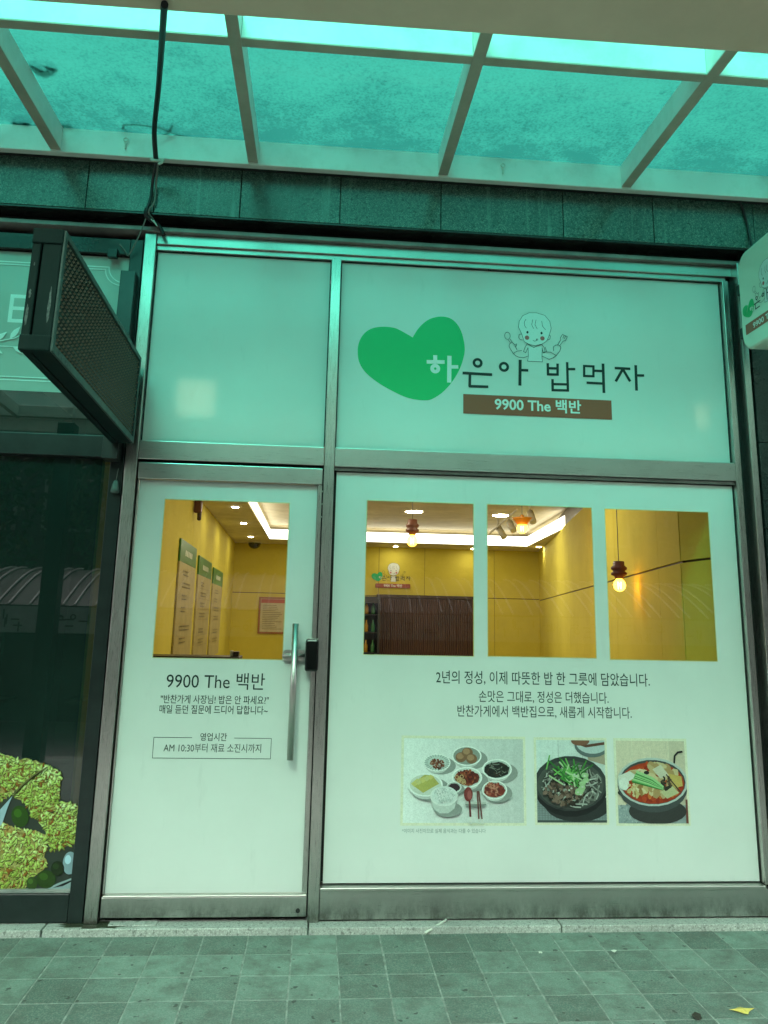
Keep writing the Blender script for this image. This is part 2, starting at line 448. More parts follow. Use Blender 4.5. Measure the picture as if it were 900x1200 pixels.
def text_mesh(body, x0, x1, z0, place, col, name, parent=None, bold=0., h=None, mirror=False):
    """lettering as a flat mesh whose box spans x0..x1 and stands on z0 (h = height, else in proportion)"""
    c = bpy.data.curves.new('t', 'FONT'); c.body = body; c.size = 1; c.offset = bold; c.resolution_u = 3
    o = bpy.data.objects.new('t', c); COL.objects.link(o)
    me = bpy.data.meshes.new_from_object(o.evaluated_get(bpy.context.evaluated_depsgraph_get()))
    bpy.data.objects.remove(o); bpy.data.curves.remove(c)
    xs = [v.co.x for v in me.vertices]; ys = [v.co.y for v in me.vertices]
    k = (x1 - x0) / (max(xs) - min(xs)); kz = h / (max(ys) - min(ys)) if h else k
    a, b = min(xs), min(ys)
    for v in me.vertices:
        u = (v.co.x - a) * k; v.co = Vector(place(x1 - u if mirror else x0 + u, z0 + (v.co.y - b) * kz, 6e-4))
    ca = me.color_attributes.new('Col', 'FLOAT_COLOR', 'CORNER')
    ca.data.foreach_set('color', [*col, 1.] * len(me.loops))
    me.name = name; me.materials.clear(); me.materials.append(M['print'])
    for p in me.polygons: p.material_index = 0
    n = bpy.data.objects.new(name, me); COL.objects.link(n)
    if parent: n.parent = parent
    return n

INK = (.008, .024, .022); GREEN = (.004, .48, .16); BROWN = (.36, .085, .045); FILM = (.80, .80, .77)


# logo, strokes in metres; (0,0) = lower left corner of the brown band as on the big shopfront sign
def L(x, y):
    p = at(x, y); return (p.x - .742, p.z - 2.438)


def z6(px, py, ox, oy, k=6.): return L(ox + px / k, oy + py / k)


def logo(pr, child=True, band=True, letters=True, heart=True):
    hp = [(55, 305), (62, 255), (85, 205), (125, 165), (180, 143), (250, 138), (320, 148), (385, 180), (445, 215), (470, 165), (515, 115), (570, 80), (640, 66), (705, 78), (755, 120), (790, 190), (808, 290), (795, 370), (765, 450), (715, 530), (650, 600), (580, 645), (530, 655), (450, 648), (380, 628), (300, 590), (220, 545), (150, 495), (95, 440), (62, 375)]
    mid = z6(330, 400, 410, 360)
    hh = hp[9:] + hp[:9]; sm_ = []
    for i in range(len(hh)):
        p0, p1, p2, p3 = (hh[i - 1] if hh[i] != (445, 215) else hh[i]), hh[i], hh[(i + 1) % len(hh)], hh[(i + 2) % len(hh)]
        if p2 == (445, 215): p3 = p2
        for k in range(4):
            t = k / 4; sm_.append(tuple(.5 * (2 * p1[j] + (p2[j] - p0[j]) * t + (2 * p0[j] - 5 * p1[j] + 4 * p2[j] - p3[j]) * t * t + (3 * p1[j] - p0[j] - 3 * p2[j] + p3[j]) * t ** 3) for j in (0, 1)))
    P = [z6(x, y, 410, 360) for x, y in sm_]
    for a, b in zip(P, P[1:] + P[:1]):
        if heart: pr.poly([mid, a, b], GREEN)
    S = 1 / 6. / 900 * 0 + 4.1 / 927.  # metres per photo pixel at the sign

    def st(pts, wz, ox, oy, k, col): pr.line([z6(x, y, ox, oy, k) for x, y in pts], wz / k * S * 1.12, col)
    if heart:
        a = (410, 360, 6., FILM)
        st([(600, 338), (600, 382)], 26, *a); st([(540, 384), (666, 386)], 25, *a); c = z6(600, 432, 410, 360); pr.ring(*c, 21 / 6 * S * 1.1, 27 / 6 * S, FILM)
        st([(700, 342), (698, 530)], 28, *a); st([(705, 420), (762, 420)], 24, *a)
    if letters:
        a = (520, 350, 6., INK)
        c = z6(238, 452, 520, 350); pr.ring(*c, 25 / 6 * S * 1.1, 18 / 6 * S * 1.1, INK)
        st([(132, 523), (340, 535)], 19, *a); st([(184, 535), (182, 616), (313, 620)], 18, *a)
        c = z6(423, 480, 520, 350); pr.ring(*c, 26 / 6 * S * 1.1, 18 / 6 * S * 1.1, INK)
        st([(537, 430), (535, 612)], 20, *a); st([(540, 503), (594, 505)], 18, *a)
        a = (630, 400, 6.43, INK)
        for q in ([(76, 165), (78, 258)], [(150, 168), (150, 258)], [(80, 203), (150, 205)], [(70, 249), (158, 251)], [(222, 157), (228, 378)], [(228, 210), (283, 210)], [(112, 285), (113, 372)], [(113, 323), (225, 325)], [(104, 368), (235, 371)]): st(q, 18, *a)
        st([(342, 186), (428, 190)], 17, *a); st([(350, 180), (350, 268)], 17, *a); st([(420, 184), (420, 270)], 17, *a); st([(342, 261), (428, 264)], 17, *a)
        st([(425, 222), (490, 225)], 18, *a); st([(492, 168), (499, 390)], 20, *a); st([(368, 312), (495, 319)], 18, *a)
        st([(580, 202), (698, 208)], 19, *a); st([(641, 210), (588, 303)], 19, *a); st([(641, 210), (697, 303)], 19, *a)
        st([(738, 180), (745, 372)], 20, *a); st([(742, 257), (802, 258)], 18, *a)
    if child:
        W = .0024

        def ln(pts, closed=False): pr.line([z6(x, y, 520, 350) for x, y in pts], W, INK, closed)
        pale = (.74, .80, .78)
        face = [(548, 250), (525, 200), (530, 160), (555, 120), (600, 100), (650, 100), (710, 118), (745, 160), (755, 210), (740, 262), (722, 300), (690, 320), (640, 332), (600, 322), (565, 302)]
        pr.poly([z6(x, y, 520, 350) for x, y in face][::-1], pale); pr.poly([z6(x, y, 520, 350) for x, y in ((590, 340), (690, 340), (693, 444), (590, 440))][::-1], pale)
        ln(face, True)
        ln([(546, 250), (530, 252), (526, 272), (536, 288), (556, 292)]); ln([(738, 256), (749, 262), (746, 284), (728, 292)])
        for q in ([(578, 145), (566, 165), (568, 190), (580, 208)], [(625, 148), (618, 185), (632, 212)], [(648, 150), (641, 185), (657, 214)], [(688, 158), (694, 195), (716, 220)]): ln(q)
        for ex, ey in ((588, 237), (687, 243)): pr.ell(*z6(ex, ey, 520, 350), .006, .008, INK, 12)
        for ex, ey in ((585, 275), (693, 280)): pr.ell(*z6(ex, ey, 520, 350), .0125, .0125, (.55, .12, .12), 14)
        ln([(626, 294), (638, 300), (650, 296), (655, 286)]); pr.ring(*z6(655, 288, 520, 350), .0045, W, INK, 10)
        ln([(585, 318), (612, 332), (632, 345), (655, 334), (690, 322)]); ln([(585, 320), (570, 345), (560, 372), (576, 381), (592, 345)]); ln([(592, 345), (595, 405), (588, 440), (693, 445), (690, 405), (692, 345)])
        ln([(690, 325), (706, 345), (712, 372), (698, 381), (690, 345)]); ln([(712, 340), (722, 372), (700, 384)])
        ln([(550, 365), (515, 370), (488, 386), (505, 402), (530, 414), (560, 416), (592, 405)]); ln([(488, 386), (470, 358), (458, 334), (464, 316), (480, 308), (500, 325), (512, 318), (510, 335), (500, 332), (515, 362)])
        pr.ring(*z6(447, 262, 520, 350), .0155, W, INK, 14, .021); ln([(452, 290), (470, 314)]); ln([(466, 284), (480, 308)])
        ln([(690, 405), (740, 427), (768, 418), (790, 401), (752, 378), (722, 376)]); ln([(790, 401), (815, 370), (823, 342), (806, 326), (784, 328), (770, 340), (772, 368)])
        ln([(800, 325), (822, 290), (820, 275), (834, 252), (868, 268), (855, 296), (838, 300), (814, 332)]); ln([(846, 258), (836, 280)]); ln([(857, 263), (846, 284)])
    if band: pr.rect(0, 0, .812, .107, BROWN)

# ================================================================== SETTING: ground
SLOPE = .02
gz = lambda y: -.028 + SLOPE * y
TS = .195
pav = MB(); pav.poly([(-9, -4.9, gz(-4.9) - .0016), (11, -4.9, gz(-4.9) - .0016), (11, .0, gz(0) - .0016), (-9, .0, gz(0) - .0016)])
pavement = struct(pav.build('pavement', M['bed']))
mb = MB(); mb.box(-.0946, .0946, -.0946, .0946, -.03, 0, .0016); tile0 = mb.build('paving_tile', M['tile'], pavement)
tx0 = -1.023
cells = [(i, j) for j in range(24) for i in range(-40, 52)]
cells.sort(key=lambda c: math.hypot(c[0] * TS + tx0 - .4, (c[1] * TS + .2) * 1.15))
far = MB()
for n, (i, j) in enumerate(cells):
    x, y = tx0 + (i + .5) * TS, -.1 - (j + .5) * TS
    if n < 300:
        o = tile0 if n == 0 else link_copy(tile0, (0, 0, 0), pavement)
        o.location = (x + random.uniform(-.0012, .0012), y, gz(y) + random.uniform(-.0004, .0008))
        o.rotation_euler = (math.atan(SLOPE) + random.uniform(-.006, .006), random.uniform(-.006, .006), random.uniform(-.006, .006))
    elif y > -4.8:
        m_ = Matrix.Translation((x, y, gz(y))) @ Matrix.Rotation(math.atan(SLOPE), 4, 'X')
        far.box(-.0945, .0945, -.0945, .0945, -.02, random.uniform(-.001, .001), 0, m_)
ft = far.build('paving_tile', mat('paving_stone_far', (.145, .18, .158), .65, col2=(.09, .115, .1), ns=4, lo=.3, hi=.7), pavement); ft['kind'] = 'stuff'

# pale granite step under the shopfronts, one object per stone
step = thing('granite_step', 'long pale speckled granite step stones under both shopfronts', 'step', (0, 0, 0))
xs = [-4.5, -3.3, -2.2, -1.14, .022, 1.183, 2.4, 3.6, 5]
for a, b in zip(xs, xs[1:]): box('stone', a + .003, b - .003, -.1 + random.uniform(-.004, .004), .3, -.1, 0, M['kerb'], step, .004)
wp = MB(); pts = []
for k in range(26):
    t = 2 * math.pi * k / 26; rr = 1 + random.uniform(-.28, .22); pts.append((-.90 + .17 * math.cos(t) * rr, -.05 + .038 * math.sin(t) * rr, .0012))
wp.poly(pts); wp.build('wet_patch', M['wet'], step)
hp = MB(); hp.box(-.865, -.655, -.066, -.004, .0005, .005, .001); hp.build('hinge_cover_plate', M['kerb'], step)

# road and the far side, one sheet each, the road a kerb's height below
rd = MB(); rd.poly([(-60, -12.6, -.50), (60, -12.6, -.50), (60, -5.06, -.26), (-60, -5.06, -.26)]); struct(rd.build('road', M['road']))
gd = MB(); gd.poly([(-300, -300, -.52), (300, -300, -.52), (300, 40, -.52), (-300, 40, -.52)]); struct(gd.build('ground', M['kerbst']))
kb = struct(box('kerb', -9, 11, -5.05, -4.9, -.5, gz(-4.9), M['kerbst'], None, .01))
yl = MB(); yl.poly([(-60, -5.42, -.2675), (60, -5.42, -.2675), (60, -5.28, -.263), (-60, -5.28, -.263)]); struct(yl.build('road_edge_line', M['yellowline']))
fp = struct(box('far_pavement', -60, 60, -30, -12.6, -.6, -.40, M['kerbst'], None, .01))

# ================================================================== BUILDING (granite fascia, soffit, pilaster, upper wall)
bld = thing('building', 'dark green granite clad building holding both shopfronts under the canopy', 'building', (0, 0, 0))
bld_w = MB(); bld_w.box(-9, 11, .25, .5, 3.46, 14, 0); bld_w.box(-9, 11, -.085, .25, 3.44, 3.74, 0); bld_w.build('wall', M['soffit'], bld)
uw = MB(); uw.box(-9, 11, -.10, .24, 3.75, 14, 0); uw.build('upper_wall', M['upper'], bld)
for fl in range(2):
    for i in range(-4, 6):
        wz = 5.2 + fl * 3.6; f = box('window', i * 1.9 - .7, i * 1.9 + .7, -.13, -.101, wz, wz + 1.6, M['flash'], bld, .01)
        box('pane', i * 1.9 - .62, i * 1.9 + .62, -.136, -.131, wz + .08, wz + 1.52, M['pane'], f)
js = [-4.4, -3.7, -3.0, -2.4, -1.85, -1.279, -.929, -.481, .05, .598, 1.277, 1.79, 2.374, 2.95, 3.6, 4.3]
for a, b in zip(js, js[1:]): box('granite_slab', a + .002, b - .002, -.12 + random.uniform(-.0012, .0012), -.088, 3.427, 3.74, M['granite'], bld, .0025)
lip = MB(); lip.box(-5, 5, -.118, -.05, 3.415, 3.4265, .002); lip.build('drip_edge', M['soffit'], bld)
box('soffit', -5, 5, -.11, .24, 3.4155, 3.43, M['soffit'], bld)
# flashing and black back panel behind the recess
box('back_panel', -5, 5, .075, .24, 3.26, 3.414, M['soffit'], bld)
box('flashing', -5, 5, -.062, .07, 3.352, 3.376, M['flash'], bld, .003)
box('recess_panel', -5, 5, -.012, .07, 3.377, 3.414, M['soffit'], bld)
# pilaster at the far right end, polished dark slabs
zz = [0, .62, 1.25, 1.86, 2.32, 2.9, 3.414]
for a, b in zip(zz, zz[1:]):
    box('granite_slab', 2.312, 2.92, -.105, -.06, a + .002, b - .002, M['granite_dark'], bld, .002)
    box('granite_slab', 2.924, 3.6, -.105, -.06, a + .002, b - .002, M['granite_dark'], bld, .002)
box('pilaster_core', 2.30, 5, -.058, .4, 0, 3.414, M['soffit'], bld)
box('neighbor_core', -5, -3.2, -.05, .4, 0, 3.35, M['soffit'], bld)

# ================================================================== OUR SHOPFRONT
shop = thing('shopfront', 'white film covered shopfront in brushed steel frame with green heart logo', 'shopfront', (0, 0, 0))
box('jamb', -.978, -.918, -.042, .07, 0, 3.345, M['steel_v'], shop, .003)
box('mullion', .016, .068, -.046, .07, 0, 3.262, M['steel_v'], shop, .003)
box('transom', .069, 2.207, -.040, .07, 2.120, 2.218, M['steel_h'], shop, .003)
box('transom', -.917, .015, -.040, .07, 2.122, 2.218, M['steel_h'], shop, .003)
box('transom_bead', .069, 2.207, -.022, .05, 2.103, 2.1195, M['flash'], shop, .002)
box('head_rail', -.917, 2.27, -.032, .07, 3.292, 3.350, M['steel_h'], shop, .003)
box('head_bead', -.917, 2.24, -.018, .07, 3.264, 3.2915, M['steel_h'], shop, .003)
box('sill_panel', .069, 2.24, -.036, .07, 0.008, .129, M['steel_h'], shop, .003)
box('sill_bead', .069, 2.207, -.050, .05, .130, .146, M['chrome'], shop, .003)
box('jamb', 2.208, 2.241, -.040, .07, .147, 3.263, M['steel_v'], shop, .003)
box('recess_strip', 2.242, 2.268, -.005, .07, 0.13, 3.29, M['gasket'], shop)
box('edge_trim', 2.269, 2.304, -.095, .07, 0.0, 3.35, M['steel_v'], shop, .003)


def gasket(x0, x1, z0, z1, y0=-.004, t=.005):
    g = MB()
    g.box(x0, x1, y0, .02, z0, z0 + t); g.box(x0, x1, y0, .02, z1 - t, z1); g.box(x0, x0 + t, y0, .02, z0 + t, z1 - t); g.box(x1 - t, x1, y0, .02, z0 + t, z1 - t)
    return g


for bx in ((.028, .088, .10, 3.26), (2.195, 2.24, .10, 3.26), (-.93, -.90, 2.1, 3.26)): box('backing', bx[0], bx[1], .048, .066, bx[2], bx[3], M['gasket'], shop)  # hidden strips added behind the frame gaps to block leaking room light
for bz in ((2.088, 2.232), (.10, .158), (3.25, 3.29)): box('backing', .089, 2.194, .048, .066, bz[0], bz[1], M['gasket'], shop)
gasket(-.917, .015, 2.2185, 3.2635).build('gasket', M['gasket'], shop)
gasket(.069, 2.207, 2.2185, 3.2635).build('gasket', M['gasket'], shop)
gasket(.069, 2.207, .1465, 2.1025).build('gasket', M['gasket'], shop)


def film(name, x0, x1, z0, z1, holes, m, parent, y=0.):
    """one sheet with clean rectangular cut-outs"""
    X = sorted({x0, x1, *[h[0] for h in holes], *[h[1] for h in holes]}); Z = sorted({z0, z1, *[h[2] for h in holes], *[h[3] for h in holes]})
    b = MB()
    for a, c in zip(X, X[1:]):
        for d, e in zip(Z, Z[1:]):
            if not any(h[0] <= a and c <= h[1] and h[2] <= d and e <= h[3] for h in holes): b.poly([(a, y, d), (c, y, d), (c, y, e), (a, y, e)])
    bmesh.ops.remove_doubles(b.bm, verts=b.bm.verts, dist=1e-5)
    o = b.build(name, m, parent, normals=False)
    if holes:
        e = MB(); t = .0035
        for x0, x1, z0, z1 in holes:
            e.box(x0 - t, x1 + t, y - .0012, y, z0 - t, z0); e.box(x0 - t, x1 + t, y - .0012, y, z1, z1 + t); e.box(x0 - t, x0, y - .0012, y, z0, z1); e.box(x1, x1 + t, y - .0012, y, z0, z1)
        e.build('film_edge', M['cream'], o)
    return o


upl = lab(film('window_film', -.912, .010, 2.2235, 3.2585, [], M['film_up'], shop), 'plain white film above the door')
upr = lab(film('window_film', .074, 2.202, 2.2235, 3.2585, [], M['film_up'], shop), 'white film carrying the heart logo')
WIN = [(.2445, .795, 1.1885, 1.954), (.869, 1.4235, 1.1905, 1.9545), (1.4965, 2.0585, 1.1855, 1.9515)]
lowf = lab(film('window_film', .082, 2.202, .152, 2.097, WIN, M['film'], shop), 'white film with three clear windows')
sm = MB(); sm.box(.083, 2.201, -.0012, -.0002, .153, 1.152); sm.build('film_overlap', M['film'], lowf)
for x0, x1, z0, z1 in WIN: box('glass_pane', x0, x1, .004, .0045, z0, z1, M['glass'], shop) if False else None
g = MB()
for x0, x1, z0, z1 in WIN: pass
for x0, x1, z0, z1 in WIN:
    g = MB(); g.poly([(x0 - .01, .005, z0 - .01), (x1 + .01, .005, z0 - .01), (x1 + .01, .005, z1 + .01), (x0 - .01, .005, z1 + .01)]); g.build('glass_pane', M['glass'], shop, normals=False)

pr = Print(); logo(pr); pr.build('logo', wall_place(.742, 2.438), upr, 6e-6)
text_mesh('9900 The 백반', .912, 1.385, 2.462, wall_place(y=-len(pr.items) * 6e-6 - .0001), FILM, 'lettering', upr, .022)
text_mesh('2년의 정성, 이제 따뜻한 밥 한 그릇에 담았습니다.', .607, 1.696, 1.052, wall_place(y=-.0012), INK, 'lettering', lowf, .004, .066)
text_mesh('손맛은 그대로, 정성은 더했습니다.', .821, 1.479, .967, wall_place(y=-.0012), INK, 'lettering', lowf, .003, .058)
text_mesh('반찬가게에서 백반집으로, 새롭게 시작합니다.', .714, 1.595, .897, wall_place(y=-.0012), INK, 'lettering', lowf, .003, .058)
text_mesh('*이미지 사진이므로 실제 음식과는 다를 수 있습니다', .449, .852, .369, wall_place(y=-.0012), (.22, .26, .25), 'lettering', lowf, 0, .02)

# ---- food photographs printed on the film
FR = (.80, .77, .60)


def bowl(p, cx, cy, rx, ry, rim, inner, fill, fr=.78, depth=.35, shadow=True):
    if shadow: p.ell(cx + rx * .28, cy - ry * .35, rx * 1.12, ry * 1.0, (.36, .38, .36))
    p.ell(cx, cy - ry * depth, rx * .82, ry * .86, tuple(c * .72 for c in rim)); p.ell(cx, cy, rx, ry, rim); p.ell(cx, cy, rx * .9, ry * .88, inner)
    if fill: p.ell(cx, cy - ry * .05, rx * fr, ry * fr * .9, fill, jit=.07)


def bits(p, cx, cy, rx, ry, n, size, cols, asp=1.6):
    for _ in range(n):
        t = random.uniform(0, 2 * math.pi); r = math.sqrt(random.random())
        p.ell(cx + rx * r * math.cos(t), cy + ry * r * math.sin(t), size * random.uniform(.6, 1.3), size / asp * random.uniform(.6, 1.2), random.choice(cols), 7, random.uniform(0, 3.1), .15)


def strands(p, cx, cy, rx, ry, n, ln, w, cols):
    for _ in range(n):
        t = random.uniform(0, 2 * math.pi); r = math.sqrt(random.random()); x, y = cx + rx * r * math.cos(t), cy + ry * r * math.sin(t); a = random.uniform(0, 6.28); pts = [(x, y)]
        for k in range(3):
            a += random.uniform(-.5, .5); x += ln / 3 * math.cos(a); y += ln / 3 * math.sin(a) * .7
            if ((x - cx) / rx) ** 2 + ((y - cy) / ry) ** 2 > 1.05: break
            pts.append((x, y))
        if len(pts) > 1: p.line(pts, w, random.choice(cols))


def clip_print(p, x0, y0, x1, y1):
    out = []
    for pts, c in p.items:
        for ax, lim, sg in ((0, x0, 1), (0, x1, -1), (1, y0, 1), (1, y1, -1)):
            q = []
            for a, b in zip(pts, pts[1:] + pts[:1]):
                ina, inb = (a[ax] - lim) * sg >= 0, (b[ax] - lim) * sg >= 0
                if ina: q.append(a)
                if ina != inb:
                    t = (lim - a[ax]) / (b[ax] - a[ax]); q.append((a[0] + (b[0] - a[0]) * t, a[1] + (b[1] - a[1]) * t))
            pts = q
            if len(pts) < 3: break
        if len(pts) >= 3: out.append((pts, c))
    p.items = out


def food_photo(x0, x1, z0, z1, fn, label):
    W, H = x1 - x0, z1 - z0; p = Print(); fn(p, W, H); clip_print(p, .012, .012, W - .012, H - .012)
    p.items = [(q, tuple(c ** 1.22 for c in col)) for q, col in p.items]
    p.items.insert(0, ([(0, 0), (W, 0), (W, H), (0, H)], FR))
    return lab(p.build('food_photo', wall_place(x0, z0, -.0013), lowf, 2.2e-5, M['photo']), label)


def f1(p, W, H):
    X = lambda x: (x - 35) / 830 * W; Y = lambda y: (632 - y) / 605 * H; s = W / 830
    for i in range(10): p.rect(W * i / 10, 0, W * (i + 1) / 10 + .001, H, tuple(c * (1 - .028 * i) for c in (.86, .88, .86)))
    white = (.86, .88, .85)
    bowl(p, X(470), Y(163), 100 * s, 62 * s, white, (.34, .37, .34), None)
    for ex, ey in ((432, 172), (474, 140), (502, 182)): p.ell(X(ex), Y(ey), 37 * s, 31 * s, (.30, .17, .10)); p.ell(X(ex) - 6 * s, Y(ey) + 7 * s, 24 * s, 19 * s, (.47, .29, .18))
    bowl(p, X(272), Y(210), 90 * s, 55 * s, white, (.62, .68, .65), None)
    for k in range(26):
        t = 6.283 * k / 26; p.line([(X(272) + 60 * s * math.cos(t), Y(210) + 36 * s * math.sin(t)), (X(272) + 84 * s * math.cos(t), Y(210) + 50 * s * math.sin(t))], 5 * s, (.40, .46, .44))
    bits(p, X(272), Y(220), 46 * s, 30 * s, 60, 9 * s, [(.25, .08, .05), (.14, .05, .03), (.35, .16, .1)])
    bowl(p, X(672), Y(252), 100 * s, 64 * s, white, (.55, .6, .57), (.03, .035, .03), .84); strands(p, X(672), Y(250), 80 * s, 45 * s, 50, 50 * s, 6 * s, [(.02, .025, .02), (.05, .06, .045), (.10, .06, .045), (.25, .28, .24)])
    bowl(p, X(470), Y(308), 102 * s, 66 * s, white, (.66, .70, .66), (.22, .05, .03), .8); bits(p, X(470), Y(308), 76 * s, 46 * s, 110, 10 * s, [(.30, .06, .03), (.17, .03, .02), (.42, .14, .07), (.12, .03, .02)])
    for k in range(9): p.ring(X(430 + random.uniform(-28, 30)), Y(322 + random.uniform(-22, 22)), 11 * s, 5 * s, (.62, .44, .24), 10)
    bowl(p, X(195), Y(358), 115 * s, 72 * s, white, (.66, .69, .62), None)
    p.poly([(X(100), Y(352)), (X(180), Y(412)), (X(285), Y(350)), (X(240), Y(296)), (X(190), Y(290))], (.52, .48, .16))
    for k in range(5):
        ox = k * 27; p.poly([(X(100 + ox), Y(350 - ox * .45)), (X(122 + ox), Y(372 - ox * .45)), (X(166 + ox * .8), Y(335 - ox * .3)), (X(140 + ox * .8), Y(315 - ox * .25))], (.66 - .03 * (k % 2), .60, .24 + .05 * (k % 2)))
    bowl(p, X(652), Y(390), 84 * s, 58 * s, white, (.58, .6, .56), (.28, .06, .04), .84); bits(p, X(650), Y(385), 60 * s, 42 * s, 80, 11 * s, [(.45, .13, .09), (.28, .06, .04), (.58, .28, .2), (.2, .04, .03)])
    bowl(p, X(382), Y(372), 50 * s, 34 * s, white, (.5, .52, .5), (.06, .03, .04), .8)
    p.ell(X(345), Y(520), 92 * s, 46 * s, (.36, .38, .36)); p.poly([(X(227), Y(440)), (X(250), Y(520)), (X(290), Y(546)), (X(345), Y(546)), (X(385), Y(515)), (X(408), Y(430))], (.62, .65, .62))
    p.ell(X(317), Y(432), 91 * s, 62 * s, (.78, .8, .77)); p.ell(X(317), Y(428), 80 * s, 56 * s, (.74, .78, .76), jit=.04); bits(p, X(317), Y(426), 72 * s, 48 * s, 190, 7 * s, [(.88, .89, .87), (.64, .68, .66), (.8, .83, .81), (.54, .58, .57)], 2.2)
    p.ell(X(525), Y(486), 70 * s, 12 * s, (.30, .32, .30)); p.rect(X(455), Y(482), X(592), Y(468), (.6, .62, .58))
    p.line([(X(482), Y(430)), (X(490), Y(570))], 13 * s, (.20, .05, .05)); p.ell(X(476), Y(417), 29 * s, 44 * s, (.27, .06, .055)); p.ell(X(484), Y(422), 15 * s, 28 * s, (.40, .13, .12)); p.line([(X(490), Y(568)), (X(492), Y(614))], 17 * s, (.76, .76, .72))
    for a, b in ((536, 545), (545, 566)): p.line([(X(a), Y(395)), (X(b), Y(585))], 10 * s, (.22, .09, .08)); p.line([(X(b), Y(582)), (X(b + 4), Y(616))], 13 * s, (.74, .74, .7))


def planks(p, W, H, c, n, dx=0.):
    for i in range(n):
        k = random.uniform(.9, 1.08); p.rect(W * i / n, 0, W * (i + 1) / n - .0012, H, tuple(q * k for q in c))
    for _ in range(60): x = random.uniform(0, W); y = random.uniform(0, H); p.line([(x, y), (x + random.uniform(-.002, .002), y + random.uniform(.02, .09))], .0008, tuple(q * random.uniform(.72, .95) for q in c))


def f2(p, W, H):
    X = lambda x: (x - 30) / 365 * W; Y = lambda y: (500 - y) / 445 * H; s = W / 365
    p.rect(0, 0, W, H, (.1, .1, .1)); planks(p, W, H, (.70, .75, .73), 3)
    p.poly([(X(280), Y(60)), (X(400), Y(60)), (X(400), Y(200)), (X(300), Y(170))], (.48, .40, .31))
    p.rect(0, 0, W, Y(360), (.27, .31, .32))
    for k in range(26): p.rect(W * k / 26, 0, W * k / 26 + .003, Y(360), (.36, .40, .41))
    for k in range(12): p.rect(0, Y(360) * k / 12, W, Y(360) * k / 12 + .002, (.22, .255, .26))
    p.rect(0, 0, W, .022, (.10, .12, .12))
    p.ell(X(320), Y(92), 88 * s, 58 * s, (.18, .22, .22)); p.ell(X(322), Y(84), 80 * s, 48 * s, (.55, .62, .62)); p.line([(X(240), Y(80)), (X(290), Y(98)), (X(390), Y(82))], 13 * s, (.19, .09, .06)); p.ell(X(262), Y(72), 46 * s, 22 * s, (.30, .15, .10))
    p.ell(X(240), Y(400), 160 * s, 75 * s, (.05, .055, .055)); p.ell(X(208), Y(305), 184 * s, 138 * s, (.020, .024, .024)); p.ell(X(208), Y(290), 180 * s, 126 * s, (.07, .08, .078)); p.ell(X(208), Y(297), 165 * s, 112 * s, (.12, .135, .12))
    strands(p, X(212), Y(300), 150 * s, 98 * s, 210, 95 * s, 6 * s, [(.26, .27, .24), (.38, .39, .35), (.13, .13, .115), (.06, .06, .052), (.48, .5, .46)])
    bits(p, X(170), Y(330), 95 * s, 60 * s, 90, 13 * s, [(.10, .07, .05), (.19, .13, .1), (.05, .04, .03), (.28, .2, .16)])
    for _ in range(46):
        x, y = X(200 + random.gauss(0, 34)), Y(255 + random.gauss(0, 26)); a = random.uniform(.5, 2.6); l = random.uniform(40, 90) * s; p.line([(x, y), (x + l * math.cos(a), y + l * math.sin(a) * .8)], 7 * s, random.choice([(.10, .34, .08), (.22, .5, .16), (.06, .22, .06), (.5, .66, .4)]))
    for _ in range(9): p.ell(X(265 + random.uniform(-25, 25)), Y(290 + random.uniform(-50, 45)), 17 * s, 12 * s, (.42, .58, .34)); 
    for _ in range(14): p.ell(X(230 + random.uniform(-90, 90)), Y(300 + random.uniform(-70, 60)), 5 * s, 4 * s, (.6, .62, .55))


